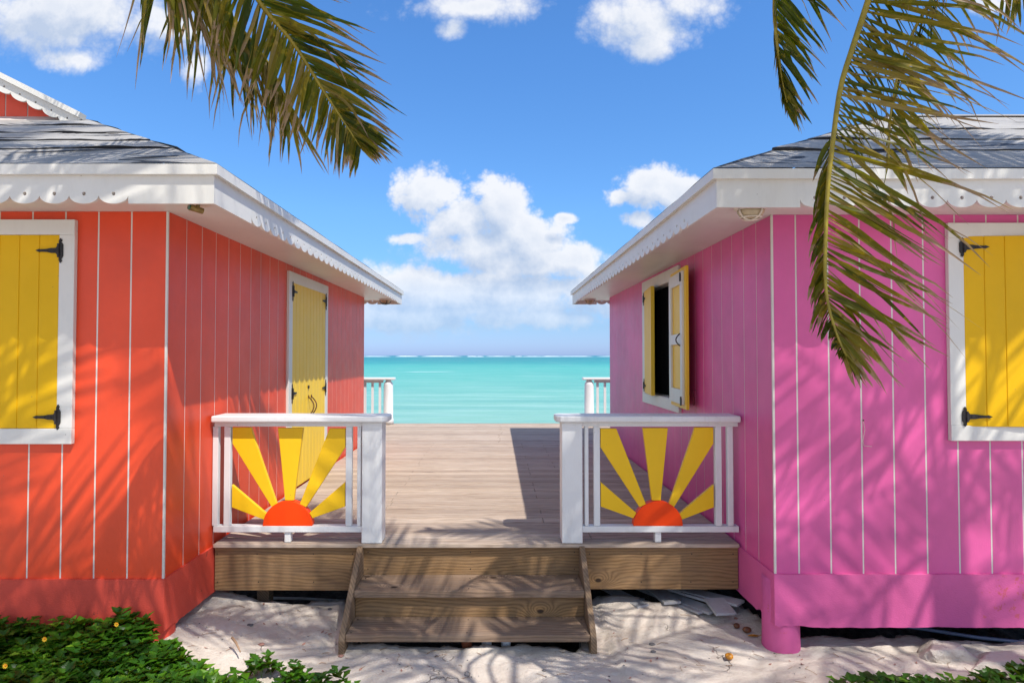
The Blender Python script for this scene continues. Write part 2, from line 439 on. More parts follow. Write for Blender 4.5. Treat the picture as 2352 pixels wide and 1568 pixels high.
def lamp(house, c, cagemat):
    mb = MB(); mb.lathe([(.098, 0), (.10, -.012), (.088, -.020), (.086, -.020)], c, seg=28, sx=1, sy=.85)
    base = mb.build('soffit_light', M['cage'], house, smooth=False)
    g = MB(); g.lathe([(.080, -.019), (.079, -.035), (.066, -.055), (.040, -.068), (.008, -.072)], c, seg=24, sy=.85)
    g.build('lamp_glass', M['glass'], base, smooth=True)
    k = MB(); c = Vector(c)
    for ang in (25, 115):
        pts = [c + Vector((math.cos(R(ang)) * .092 * math.cos(t), math.sin(R(ang)) * .080 * math.cos(t), -.018 - .062 * math.sin(t))) for t in [math.pi * i / 12 for i in range(13)]]
        k.tube(pts, .0055, seg=6)
    for rr, zz in ((.062, -.064),):
        pts = [c + Vector((math.cos(t) * rr, math.sin(t) * rr * .85, zz)) for t in [2 * math.pi * i / 20 for i in range(21)]]
        k.tube(pts, .005, seg=6)
    k.build('lamp_cage', cagemat, base, smooth=True)

def course_sheet(mb, f, n, t0, t1, seed, lip=.012):
    """one course of roofing: f(s,t)->point for s in 0..1 across, t up the slope; lower edge lifted"""
    vs = []; m = 5
    for j in range(m + 1):
        tt = t0 + (t1 - t0) * j / m
        for i in range(n + 1):
            s_ = i / n
            wob = .05 * noise.noise(Vector((i * .13 + seed * 9, seed * 2.3, 0))) + .012 * noise.noise(Vector((i * .6 + seed * 9, seed * 2.3, 0))) + .006 * noise.noise(Vector((i * 1.1, seed * 5, 1)))
            p, nr = f(s_, tt + (wob if j == 0 and t0 > 0 else 0))
            lift = (lip * max(.25, .8 + 1.4 * noise.noise(Vector((i * .19, seed * 3.7, 8)))) * (1 - j / m) if t0 > 0 else .0) + .004 * noise.noise(Vector((p.x * 2.2, p.y * 3.1, seed))) + .003
            if t0 > 0 and j == 0: lift += .010 * max(0, noise.noise(Vector((i * .35, seed * 4, 3))))
            vs.append(p + nr * (lift + .002))
    k = n + 1
    fs = [(j * k + i, j * k + i + 1, (j + 1) * k + i + 1, (j + 1) * k + i) for j in range(m) for i in range(n)]
    mb.add(vs, fs, 0)
    if t0 > 0:
        lo = [vs[i] - f(0, t0)[1] * .02 + Vector((0, .004, 0)) for i in range(k)]
        mb.add(vs[:k] + lo, [(i, i + k, i + k + 1, i + 1) for i in range(n)], 1)

def house(side):
    L = side == 'left'
    if L: xw, yf, yb, sg, xo, ov = -2.06, 3.80, 9.46, 1, -9.0, .483
    else: xw, yf, yb, sg, xo, ov = 1.762, 3.885, 9.50, -1, 8.8, .505
    body, base = (M['coral'], M['coral_base']) if L else (M['pink'], M['pink_base'])
    h = empty('beach_house', (xw, yf, 0), 'coral orange clapboard beach house with a closed yellow double door' if L else 'bright pink clapboard beach house with an open yellow shutter', 'house', 'twin beach houses either side of the deck')
    # front wall
    if L: joints = [xw - .2265 - .2065 * k for k in range(34)]; a0, a1 = xo, xw
    else: joints = [xw + .150 + .2035 * k for k in range(34)]; a0, a1 = xw, xo
    bk = (a0, a1 - .0905) if L else (a0 + .0905, a1)
    plank_wall('X', yf, -1, a0, a1, SK1, SOF, joints, (), bk).build('front_wall', [body, M['caulk']], h)
    # side wall
    if L: sj = [yf + .235 + .2125 * k for k in range(27)]; holes = []
    else: sj = [yf + .245 + .2135 * k for k in range(27)]; holes = [(5.93, 7.16, 1.43, 2.645)]
    plank_wall('Y', xw, sg, yf + .0057, yb - .0057, SK1, SOF, sj, holes).build('side_wall', [body, M['caulk']], h)
    plank_wall('X', yb, 1, a0, a1, SK1, SOF, joints, (), bk).build('back_wall', [body, M['caulk']], h)
    if not L:
        # dark room seen through the open window
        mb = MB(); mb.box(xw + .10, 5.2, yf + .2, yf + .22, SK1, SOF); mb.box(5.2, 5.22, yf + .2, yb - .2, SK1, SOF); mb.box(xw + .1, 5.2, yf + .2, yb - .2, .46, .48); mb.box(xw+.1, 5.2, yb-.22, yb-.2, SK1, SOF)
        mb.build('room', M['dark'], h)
    cm = MB(); cm.box(xw - .008, xw + .0045, yf - .004, yf + .008, SK1 + .004, SOF)
    cm.build('corner_trim', M['caulk'], h)
    # masonry base, bottom edge chipped
    mb = MB(); n = 90
    def strip(p0, p1, outv, th, seed):
        p0 = Vector(p0); p1 = Vector(p1); o = Vector(outv); ln = (p1 - p0).length; n = int(ln / .03)
        vs = []
        for i in range(n + 1):
            p = p0.lerp(p1, i / n); nz = noise.noise(Vector((i * .13, seed, 0))) * .006 + noise.noise(Vector((i * .7, seed, 4))) * .004
            chip = .055 * max(0, .25 + noise.noise(Vector((i * .45, seed + 7, 2)))) * (1 - i / 9) if i < 9 else 0
            zb = SK0 + nz + chip; zt = SK1 + .004 * noise.noise(Vector((i * .4, seed + 3, 0))) + .003
            vs += [p + o * 0 + Vector((0, 0, zt - p.z)), p + Vector((0, 0, zb - p.z)), p - o * th + Vector((0, 0, zb - p.z)), p - o * th + Vector((0, 0, zt - p.z))]
        fs = []
        for i in range(n):
            for a, b in ((0, 1), (1, 2), (2, 3), (3, 0)): fs.append((i * 4 + a, i * 4 + b, i * 4 + 4 + b, i * 4 + 4 + a))
        fs += [(0, 3, 2, 1), (4 * n, 4 * n + 1, 4 * n + 2, 4 * n + 3)]
        mb.add(vs, fs, 0)
    strip((xw + sg * .016, yf - .018, 0), (xo, yf - .018, 0), (0, -1, 0), .12, 1 if L else 5)
    strip((xw + sg * .016, yf - .018 + .1205, 0), (xw + sg * .016, yb, 0), (sg, 0, 0), .12, 2 if L else 6)
    mb.build('skirting', base, h, bevel=0)
    # piers
    for px_, py_ in ([(xw - .10, yf + .10), (xw - .12, 6.5), (xw - 3, yf + .12)] if L else [(xw + .075, yf + .10), (xw + .12, 6.6), (xw + 3.2, yf + .12)]):
        p = MB(); p.lathe([(.118, -.45), (.116, 0.0), (.113, .12), (.112, SK1 - .05)], (px_, py_, 0), seg=32)
        p.build('pier', base, h, smooth=True)
    # soffit, fascias
    xe = xw + sg * ov; ye = yf - .42; yE = 10.1; xf = xo
    soff = MB(); soff.box(xe - sg * .021, xf, ye + .021, yE - .021, SOF + .001, SOF + .022)
    soff.build('soffit', M['white'], h)
    hf = FT - FB
    m1 = MB(); scallop(m1, (xe, ye, FB), (-sg, 0, 0), (0, 0, 1), (0, -1, 0), abs(xf - xe), .478, 0, hf)
    m1.build('front_fascia', M['white'], h)
    m2 = MB(); scallop(m2, (xe, ye + .021, FB + .001), (0, 1, 0), (0, 0, 1), (sg, 0, 0), yE - ye - .042, .50, .42, hf - .002, .0205)
    m2.build('side_fascia', M['white'], h)
    m3 = MB(); scallop(m3, (xe, yE, FB), (-sg, 0, 0), (0, 0, 1), (0, 1, 0), abs(xf - xe), .40, 0, hf)
    m3.build('back_fascia', M['white'], h)
    d = .028; mb = MB()
    def wob(i, s): return .0025 * noise.noise(Vector((i * .5, s, 0)))
    def band(p0, p1, outv):
        p0 = Vector(p0); p1 = Vector(p1); o = Vector(outv); n = max(2, int((p1 - p0).length / .25)); vs = []
        for i in range(n + 1):
            p = p0.lerp(p1, i / n); w = wob(i, p0.y + p0.x)
            if i in (0, n): w = 0
            for oo, zz in ((0 + w, FT - .012), (0 + w * .5, DT), (-.045, DT), (-.045, FT - .012 + .002)):
                q = p + o * oo; q.z = zz + (w * .8 if zz < DT else 0); vs.append(q)
        fs = [(i * 4 + a, i * 4 + (a + 1) % 4, i * 4 + 4 + (a + 1) % 4, i * 4 + 4 + a) for i in range(n) for a in range(4)]
        fs += [(0, 3, 2, 1), (4 * n, 4 * n + 1, 4 * n + 2, 4 * n + 3)]
        mb.add(vs, fs)
    band((xe + sg * d, ye - d, 0), (xf, ye - d, 0), (0, -1, 0))
    band((xe + sg * d, ye - d + .0451, 0), (xe + sg * d, yE + d, 0), (sg, 0, 0))
    mb.build('drip_edge', M['white'], h)
    # roof
    X0 = xe + sg * (d - .004); Y0 = ye - d + .004; YE = yE + d; S = -sg   # S points from the eave into the house
    rf = MB()
    if L:
        p = .5; ts = [0, .50, .86, 1.28, 1.75, 2.26]; tm = 2.26
        def ff(s_, t):
            xa = X0 + S * t; xb = X0 + S * (8.0 - t)
            return Vector((xa + (xb - xa) * s_, Y0 + t, DT + p * t)), Vector((0, -p, 1)).normalized()
        for k in range(len(ts) - 1): course_sheet(rf, ff, 90, ts[k], ts[k + 1], k + 1)
        zr = DT + p * 4.0
        yg = Y0 + tm
        def fs_(s_, t):
            ya = Y0 + min(t, tm) ; return Vector((X0 + S * t, ya + (YE - ya) * s_, DT + p * t)), Vector((sg * p, 0, 1)).normalized()
        tss = [0, .5, 1, 1.5, 2.0, 2.26]
        for k in range(len(tss) - 1): course_sheet(rf, fs_, 40, tss[k], tss[k + 1], k + 21)
        for sd in (1, -1):   # upper gable slopes
            ex = X0 + S * 4.0 - S * sd * (4.0 - tm); rx = X0 + S * 4.0
            rf.prism([(ex, yg - .14, DT + p * tm + .004), (rx, yg - .14, zr + .004), (rx, YE, zr + .004), (ex, YE, DT + p * tm + .004)], (0, 0, -.03))
        ox = X0 + S * 8.0
        rf.add([(ox, Y0, DT), (ox, YE, DT), (ox - S * tm, YE, DT + p * tm), (ox - S * tm, yg, DT + p * tm)], [(0, 1, 2, 3)], 0)
        tr_ = MB(); rt = random.Random(4)
        for (s0, t0_, ln, wd, dr) in ((.045, .50, .62, .075, -.16), (.008, .24, .30, .085, -.10), (.12, .86, 1.5, .022, 0), (.02, 1.05, .5, .03, .05)):
            base_, nr = ff(s0, t0_); nn_ = 14; lo = []; hi = []
            for i in range(nn_ + 1):
                u = i / nn_; e = math.sin(math.pi * u) ** .6; a_ = base_.x - ln * u
                tt = t0_ + dr * u + .012 * rt.uniform(-1, 1)
                for lst, dv in ((lo, -wd / 2 * e), (hi, wd / 2 * e)):
                    t2 = tt + dv + .006 * rt.uniform(-1, 1); lst.append(Vector((a_, Y0 + t2, DT + p * t2)) + nr * (.022 + (.012 * e if lst is lo else 0)))
            vs = lo + hi; tr_.add(vs, [(i, i + nn_ + 1, i + nn_ + 2, i + 1) for i in range(nn_)])
        tr_.build('torn_roofing', M['tar'], h)
        rf.build('roof', [M['roof'], M['tar']], h)
        # gable
        g = MB(); rx = X0 + S * 4.0; zb = DT + p * tm - .02
        def gz(x): return zr - .035 - p * abs(x - rx)
        xs_ = [rx - 1.70 + .2065 * k for k in range(17)]
        for a, b in zip(xs_, xs_[1:]):
            a_, b_ = a + .006, b - .006; zz = sorted([(a_, gz(a_)), (b_, gz(b_))])
            pts = [(a_, yg, zb), (b_, yg, zb), (b_, yg, gz(b_))] + ([(rx, yg, gz(rx))] if a_ < rx < b_ else []) + [(a_, yg, gz(a_))]
            g.prism(pts, (0, .006, 0), 0)
        g.prism([(rx - 1.74, yg + .0055, zb), (rx + 1.74, yg + .0055, zb), (rx + 1.74, yg + .0055, zb + .01), (rx, yg + .0055, gz(rx)), (rx - 1.74, yg + .0055, zb + .01)], (0, .05, 0), 1)
        g.build('gable_wall', [body, M['caulk']], h)
        cosr = 1 / math.sqrt(1 + p * p)
        for sd in (1, -1):
            b_ = MB(); along = Vector((S * sd * -1, 0, -p)).normalized() if False else None
            dirv = Vector((sg * sd, 0, -p)).normalized(); up = Vector((sg * sd * p, 0, 1)).normalized()
            ln = 1.74 / cosr + .06
            start = Vector((rx, yg - .16, zr - .005)) - up * .125
            scallop(b_, start, dirv, up, (0, -1, 0), ln, .06, .02, .105, .02, .15, .04, .009)
            s2 = Vector((rx, yg - .19, zr - .012)); e2 = s2 + dirv * ln
            b_.prism([s2 - up * .012, e2 - up * .012, e2 + up * .036, s2 + up * .036], (0, .09, 0))
            b_.build('bargeboard', M['white'], h)
        fl = MB(); fl.prism([(rx - 1.72, yg - .10, zb - .03), (rx + 1.72, yg - .10, zb - .03), (rx + 1.72, yg - .012, zb + .035), (rx - 1.72, yg - .012, zb + .035)], (0, .01, .012))
        fl.build('flashing', M['white'], h)
    else:
        p = .5; tm = 2.78; ts = [0, .62, 1.12, 1.75, tm]; W = 8.6; zr = DT + p * tm
        def ff(s_, t):
            xa = X0 + S * t; xb = X0 + S * (W - t)
            return Vector((xa + (xb - xa) * s_, Y0 + t, DT + p * t)), Vector((0, -p, 1)).normalized()
        for k in range(len(ts) - 1): course_sheet(rf, ff, 90, ts[k], ts[k + 1], k + 51)
        def f2(s_, t):
            ya = Y0 + t; yb_ = YE - t * (YE - Y0 - tm) / tm
            return Vector((X0 + S * t, ya + (yb_ - ya) * s_, DT + p * t)), Vector((sg * p, 0, 1)).normalized()
        for k in range(len(ts) - 1): course_sheet(rf, f2, 40, ts[k], ts[k + 1], k + 71)
        ra, rb = X0 + S * tm, X0 + S * (W - tm); yr = Y0 + tm
        rf.add([(X0, YE, DT), (X0 + S * W, YE, DT), (rb, yr, zr), (ra, yr, zr)], [(0, 3, 2, 1)], 0)
        rf.add([(X0 + S * W, Y0, DT), (X0 + S * W, YE, DT), (rb, yr, zr)], [(0, 1, 2)], 0)
        rf.build('roof', [M['roof'], M['tar']], h)
        rc = MB(); rc.prism([(ra, yr - .09, zr - .02), (ra, yr, zr + .028), (ra, yr + .09, zr - .02)], (rb - ra, 0, 0)); rc.build('ridge_cap', M['roof'], h)
        hp = MB(); a = Vector((X0 + S * .05, Y0 + .05, DT + .030)); b_ = Vector((ra, yr, zr + .016))
        hp.tube([a.lerp(b_, i / 12) + Vector((0, 0, -.028 + .003 * math.sin(i * 2.1))) for i in range(13)], .03, seg=8); hp.build('hip_cap', M['tar'], h)
    # windows / door
    if L:
        fr = frame_mb('X', yf, -1, -4.05, -2.622, 1.334, 2.724, .095, .030)
        w = fr.build('window', M['white'], h, bevel=.003)
        z0, z1 = 1.43, 2.628
        A1 = Vector((-1, 0, 0)); O = Vector((0, -1, 0))
        s1 = shutter_mb((-2.719, yf - .026, z0), A1, O, .614, z0, z1, 5).build('shutter', M['yellow'], w, bevel=.003)
        s2 = shutter_mb((-3.953, yf - .026, z0), -A1, O, .614, z0, z1, 5).build('shutter', M['yellow'], w, bevel=.003)
        for z in (2.53, 1.50):
            hinge(w, (-2.716, yf - .030, z), A1, O, strap=.145, hgt=.155); hinge(w, (-3.956, yf - .030, z), -A1, O, strap=.145, hgt=.155)
        # door on the side wall
        fr = frame_mb('Y', xw, 1, 5.965, 7.345, DECK + .003, 2.712, .105, .026, (1, 1, 1, 0))
        dr = fr.build('door', M['white'], h, bevel=.003)
        zt = 2.608; O = Vector((1, 0, 0)); y0, y1 = 6.073, 7.237; mid = (y0 + y1) / 2
        shutter_mb((xw + .022, y0, DECK + .012), (0, 1, 0), O, mid - y0 - .003, DECK + .012, zt, 5, .03).build('door_leaf', M['yellow_side'], dr, bevel=.003)
        shutter_mb((xw + .022, y1, DECK + .012), (0, -1, 0), O, y1 - mid - .003, DECK + .012, zt, 5, .03).build('door_leaf', M['yellow_side'], dr, bevel=.003)
        for z in (2.52, 1.50, .72):
            hinge(dr, (xw + .026, y0, z), (0, 1, 0), O, strap=.13, hgt=.20); hinge(dr, (xw + .026, y1, z), (0, -1, 0), O, strap=.13, hgt=.20)
        for s_ in (-1, 1):
            hd = MB(); yy = mid + s_ * .048; pts = []
            for i in range(15):
                t = i / 14; pts.append((xw + .024 + .055 * math.sin(math.pi * t) + .003, yy + .012 * math.sin(t * 6.28), 1.43 - .21 * t))
            hd.tube(pts, .0065, seg=8); hd.blob((xw + .026, yy, 1.435), .014, sc=(.4, 1, 1.3)); hd.blob((xw + .026, yy, 1.215), .014, sc=(.4, 1, 1.3))
            hd.build('door_handle', M['rust'], dr, smooth=True)
        lk = MB(); lk.tube([(xw + .02, mid - .06, 1.54), (xw + .034, mid - .06, 1.54)], .018, seg=16); lk.build('door_lock', M['iron'], dr)
    else:
        fr = frame_mb('X', yf, -1, 2.866, 4.30, 1.342, 2.722, .097, .030)
        w = fr.build('window', M['white'], h, bevel=.003)
        z0, z1 = 1.432, 2.636; O = Vector((0, -1, 0))
        a = R(4.0); A1 = Vector((math.cos(a), -math.sin(a), 0)); O1 = Vector((-math.sin(a), -math.cos(a), 0))
        shutter_mb((2.962, yf - .030, z0), A1, O1, .618, z0, z1, 5).build('shutter', M['yellow'], w, bevel=.003)
        shutter_mb((4.204, yf - .028, z0), (-1, 0, 0), O, .618, z0, z1, 5).build('shutter', M['yellow'], w, bevel=.003)
        for z in (2.565, 1.495):
            hinge(w, (2.960, yf - .034, z), A1, O1, strap=.155, hgt=.125); hinge(w, (4.206, yf - .032, z), (-1, 0, 0), O, strap=.155, hgt=.125)
        # open window on the side wall
        fr = frame_mb('Y', xw, -1, 5.825, 7.27, 1.33, 2.745, .11, .026)
        fr.box(xw - .02, xw + .09, 5.925, 5.945, 1.43, 2.645); fr.box(xw - .02, xw + .09, 7.145, 7.165, 1.43, 2.645)
        fr.box(xw - .02, xw + .09, 5.945, 7.145, 2.625, 2.645); fr.box(xw - .02, xw + .09, 5.945, 7.145, 1.43, 1.45)
        w2 = fr.build('window', M['white'], h, bevel=.003)
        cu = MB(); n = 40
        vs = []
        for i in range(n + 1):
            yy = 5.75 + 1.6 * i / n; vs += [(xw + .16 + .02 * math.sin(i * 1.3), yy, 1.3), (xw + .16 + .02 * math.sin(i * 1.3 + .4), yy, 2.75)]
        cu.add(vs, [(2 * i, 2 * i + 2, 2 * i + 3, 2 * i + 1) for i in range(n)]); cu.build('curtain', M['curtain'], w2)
        a = R(7); hp = Vector((xw - .030, 7.155, 1.448)); A2 = Vector((-math.sin(a), -math.cos(a), 0)); O2 = Vector((-math.cos(a), math.sin(a), 0))
        sh = shutter_mb(hp, A2, O2, .60, 1.448, 2.628, 6, .04).build('shutter', M['yellow_side'], w2, bevel=.003)
        for z in (2.54, 1.53): hinge(w2, hp + Vector((-.002, 0, z - 1.448)), A2, O2, strap=.13, hgt=.15)
        # shutter folded back against the wall: its inner face shows
        a = R(4.5); hp = Vector((xw - .034, 5.955, 0)); A3 = Vector((-math.sin(a), -math.cos(a), 0)); O3 = Vector((-math.cos(a), math.sin(a), 0)); wd = .64
        sb = MB(); Z = Vector((0, 0, 1)); z0, z1 = 1.405, 2.668
        q = hp + Z * z0
        sb.prism([q, q + A3 * wd, q + A3 * wd + Z * (z1 - z0), q + Z * (z1 - z0)], O3 * .028)
        s3 = sb.build('shutter', M['yellow_side'], w2, bevel=.003)
        fm = MB(); f0 = hp + O3 * .0281
        def fb(a0, a1, q0, q1, th=.02): fm.prism([f0 + A3 * a0 + Z * q0, f0 + A3 * a1 + Z * q0, f0 + A3 * a1 + Z * q1, f0 + A3 * a0 + Z * q1], O3 * th)
        zz0, zz1 = 1.445, 2.630
        fb(.02, .105, zz0, zz1); fb(.50, .585, zz0, zz1); fb(.105, .50, zz1 - .11, zz1, .0195); fb(.105, .50, zz0, zz0 + .13, .0195); fb(.105, .50, 1.98, 2.075, .0195)
        fm.build('shutter_frame', M['white'], w2, bevel=.002)
        hd = MB(); pts = [f0 + A3 * .50 + O3 * (.02 + .035 * math.sin(math.pi * t / 10)) + Z * (2.075 - .02 - .11 * t / 10 + .02) for t in range(11)]
        hd.tube(pts, .0055, seg=8); hd.build('shutter_handle', M['iron'], w2, smooth=True)
        for zz in (2.575, 1.47):
            bt = MB(); bt.prism([f0 + A3 * .525 + Z * (zz - .035) + O3 * .02, f0 + A3 * .555 + Z * (zz - .035) + O3 * .02, f0 + A3 * .555 + Z * (zz + .03) + O3 * .02, f0 + A3 * .54 + Z * (zz + .045) + O3 * .02, f0 + A3 * .525 + Z * (zz + .03) + O3 * .02], O3 * .01)
            bt.build('bolt', M['iron'], w2)
        wr = MB(); c0 = Vector((xw - .045, 5.30, 1.49))
        wr.tube([c0 + Vector((0, -.03, .09)), c0 + Vector((-.01, .02, .085))] + [c0 + Vector((-.008, .026 * math.sin(t), .045 * math.cos(t))) for t in [i * .55 for i in range(11)]], .0022, seg=6)
        wr.build('wire_hook', M['rust'], w2, smooth=True)
    # soffit lights
    if L:
        c = P(452, 470, 3.60); c = Vector((c.x, 3.58, SOF))
        bs = MB(); bs.lathe([(.085, 0), (.085, -.008), (.03, -.012)], c, seg=28); base = bs.build('soffit_light', M['cage'], h)
        sk = MB(); sk.tube([c + Vector((.02, 0, -.01)), c + Vector((.018, -.01, -.03)), c + Vector((.02, -.02, -.035))], .010, seg=10)
        sk.tube([c + Vector((.035, .02, -.045)), c + Vector((-.01, -.045, -.035))], [.018, .020], seg=14); sk.build('lamp_socket', M['brass'], base)
        ln = MB(); ln.tube([c + Vector((-.010, -.0455, -.035)), c + Vector((-.014, -.050, -.034))], .0165, seg=14); ln.build('lens', M['green'], base)
        lamp(h, (-1.80, 9.82, SOF), M['iron'])
    else:
        c = P(1722, 486, 3.70); lamp(h, (c.x, 3.685, SOF), M['cage']); lamp(h, (1.50, 9.80, SOF), M['cage'])
    return h
hl = house('left'); hr = house('right')

# ------------------------------------------------------------------ deck
dk = empty('deck', (0, 8.3, DECK), 'weathered grey brown plank deck running between the two houses to the sea', 'deck')
mb = MB(); pitch = .1415; y = 4.40; k = 0
while y < 12.15:
    y1 = y + pitch - .008
    if y1 < 9.55: xa, xb = -2.055 + .02, 1.745 - .003
    else: xa, xb = -8.5, 8.5
    r = random.Random(k * 13 + 1)
    L_ = 2.45; jo = [-1.95, -.72, .62, 1.2][k % 4] + r.uniform(-.05, .05) if y1 < 9.55 else None
    cuts = [xa] + ([c for c in ((-.98 + (.0 if k % 2 else .02)), (.38 + (.32 if k % 2 else 0))) if r.random() < (.75 if k % 3 else .2)] if jo is not None else [x + r.uniform(0, .1) for x in range(-6, 7, 3)]) + [xb]
    for a, b in zip(cuts, cuts[1:]):
        t = r.uniform(-.0015, .0015)
        mb.box(a + .0015, b - .0015, y + r.uniform(-.0008, .0008), y1, DECK - .028, DECK + t)
    y += pitch; k += 1
mb.build('planks', M['deck'], dk, bevel=.004)
mb = MB(); mb.box(-2.035, -.995, 4.432, 4.472, .188, DECK - .0285); mb.build('rim_board', M['beam'], dk, bevel=.004)
mb = MB(); mb.box(.632, 1.742, 4.432, 4.472, .196, DECK - .0285); mb.build('rim_board', M['beam'], dk, bevel=.004)
mb = MB(); mb.box(-.992, .629, 4.440, 4.478, .27, DECK - .0285); mb.build('rim_board', M['beam'], dk, bevel=.004)
mb = MB()
for x in (-1.9, -1.2, -.4, .4, 1.2, 1.65): mb.box(x - .02, x + .02, 4.48, 12.1, .26, .50)
mb.build('joists', M['stringer'], dk)
for x, y in ((-1.75, 4.65), (1.55, 4.7), (-.2, 4.95), (-1.6, 8), (1.5, 8), (0, 11.9), (-4, 11.9), (4, 11.9)):
    m_ = MB(); m_.box(x - .045, x + .045, y - .045, y + .045, -1.3, .258); m_.build('deck_post', M['stringer'], dk)

def nails(parent, pts_, nrm):
    nv = Vector(nrm)
    for q in pts_:
        mb = MB(); q = Vector(q); mb.tube([q, q + nv * .002], .0042, seg=8); mb.build('nail', M['iron'], parent)
nails(dk, [(x + rnd.uniform(-.01, .01), 4.4318, z) for x in (-2.01, -1.72, -1.32, -1.04, .67, 1.05, 1.4, 1.71) for z in (.25, .45)] + [(x, 4.4398, z) for x in (-.93, -.19, .56) for z in (.34, .46)], (0, -1, 0))
# steps
st = empty('wooden_steps', (-.19, 4.1, 0), 'two tread brown timber steps leading up to the deck', 'steps')
for xs, zb in ((-.997, -.02), (.592, -.07)):
    m_ = MB(); pr = [(4.431, .515), (4.431, .20), (4.15, .0), (4.02, zb), (3.875, zb), (3.872, .085), (3.90, .125), (4.385, .515)]
    m_.prism([(xs, a, b) for a, b in pr], (.038, 0, 0)); m_.build('stringer', M['stringer'], st, bevel=.004)
xa, xb = -.958, .591
for (y0, y1, z, fx) in ((4.125, 4.438, .300, 0), (3.895, 4.178, .113, 0)):
    m_ = MB(); m_.box(xa, xb, y0, y1, z - .044, z); m_.build('tread', M['tread'], st, bevel=.005)
m_ = MB(); m_.box(xa, xb, 4.165, 4.20, .114, .255); m_.build('riser', M['beam'], st, bevel=.003)

nails(st, [(x, y, z + .001) for (y, z) in ((4.17, .300), (4.36, .300), (3.93, .113), (4.12, .113)) for x in (-.93, -.19, .565)], (0, 0, 1))
# ------------------------------------------------------------------ sunburst railings
K = .000770
RAYS = [[(303,780),(303,992),(604,1107),(632,1056)], [(303,245),(478,245),(505,335),(728,968),(680,992),(303,395)],
        [(731,250),(968,250),(885,928),(803,928)], [(1217,255),(1367,255),(1367,430),(1001,992),(942,962)], [(1367,755),(1367,985),(1062,1094),(1032,1045)]]
def railing(L):
    cx = -1.512 if L else 1.166; s = 1 if L else -1
    xw = -2.044 if L else 1.746; ppx = (-.972, -.826) if L else (.468, .617)
    o = empty('sunburst_railing', (cx, 4.46, DECK), 'white railing with yellow sunburst beside the coral house' if L else 'white railing with yellow sunburst beside the pink house', 'railing', 'sunburst railings at the front of the deck')
    F = 4.425
    pc = B(ppx[0], ppx[1], 4.405, 4.555, DECK + .002, 1.400); pc.build('post', M['white_rail'], o, bevel=.006)
    e = (ppx[1] + .045) if L else (ppx[0] - .045); a, b = (xw, e) if L else (e, xw)
    cap = MB(); c0 = .035
    if L: pts = [(a, 4.365), (b - c0, 4.365), (b, 4.365 + c0), (b, 4.59 - c0), (b - c0, 4.59), (a, 4.59)]
    else: pts = [(b, 4.365), (b, 4.59), (a + c0, 4.59), (a, 4.59 - c0), (a, 4.365 + c0), (a + c0, 4.365)]
    cap.prism([(x, y, 1.401) for x, y in pts], (0, 0, .046)); cap.build('handrail', M['white_rail'], o, bevel=.010)
    i0, i1 = (xw, ppx[0] - .001) if L else (ppx[1] + .001, xw)
    B(i0, i1, F, F + .042, 1.366, 1.4005).build('top_rail', M['white_rail'], o, bevel=.003)
    B(i0, i1, F - .004, F + .066, .607, .650).build('bottom_rail', M['white_rail'], o, bevel=.003)
    # balusters
    for q0, q1 in ((-.545, -.505), (-.462, -.417), (.419, .463), (.502, .530)):
        x0, x1 = cx + s * q0, cx + s * q1
        if not L:
            pass
        B(min(x0, x1), max(x0, x1), F + .004, F + .044, .651, 1.3655).build('baluster', M['white_rail'], o, bevel=.003)
    B(cx - .022, cx + .022, F + .008, F + .058, DECK + .002, .6065).build('rail_foot', M['white_rail'], o, bevel=.003)
    for k, pl in enumerate(RAYS):
        m_ = MB(); pts = []
        for x, y in pl:
            X = cx + s * (x - 830) * K; Zz = .651 + (1163 - y) * K
            X = max(cx - .4165, min(cx + .4185, X)); Zz = min(Zz, 1.3655)
            pts.append((X, F + .010, Zz))
        m_.prism(pts, (0, .030, 0)); m_.build('sun_ray', M['sunray'], o, bevel=.003)
    m_ = MB(); m_.prism([(cx + .178 * math.cos(t), F + .004, .651 + .178 * math.sin(t)) for t in [math.pi * i / 32 for i in range(33)]], (0, .042, 0))
    m_.prism([(cx + .176 * math.cos(t), F + .0465, .651 + .176 * math.sin(t)) for t in [math.pi * i / 32 for i in range(33)]], (0, .028, 0))
    m_.build('sun_disc', M['orange'], o, bevel=.003)
railing(True); railing(False)
# far railings facing the sea
def far_rail(L):
    s = -1 if L else 1; xp = -2.13 if L else 1.815; xe = s * 8.3
    o = empty('sea_railing', (xp, 12.0, DECK), 'white baluster railing at the sea end behind the coral house' if L else 'white baluster railing at the sea end behind the pink house', 'railing', 'white railings at the sea end of the deck')
    z1 = 1.447
    m_ = MB(); m_.lathe([(.105, DECK + .002), (.105, DECK + .1), (.094, DECK + .12), (.090, 1.30), (.080, 1.345), (.055, 1.375), (.05, 1.398)], (xp, 12.0, 0), seg=28); m_.build('post', M['white_rail'], o, smooth=True)
    c = MB(); a = xp - s * .13; c.box(min(a, xe), max(a, xe), 11.90, 12.1, 1.40, z1); c.build('handrail', M['white_rail'], o, bevel=.012)
    B(min(xp + s * .1, xe), max(xp + s * .1, xe), 11.975, 12.025, 1.345, 1.3995).build('top_rail', M['white_rail'], o)
    B(min(xp + s * .1, xe), max(xp + s * .1, xe), 11.975, 12.025, .61, .65).build('bottom_rail', M['white_rail'], o)
    x = xp + s * .165
    n = 0
    while abs(x) < 8.2 and n < 42:
        B(x - .023, x + .023, 11.98, 12.02, .6505, 1.3445).build('baluster', M['white_rail'], o); x += s * .145; n += 1
far_rail(True); far_rail(False)

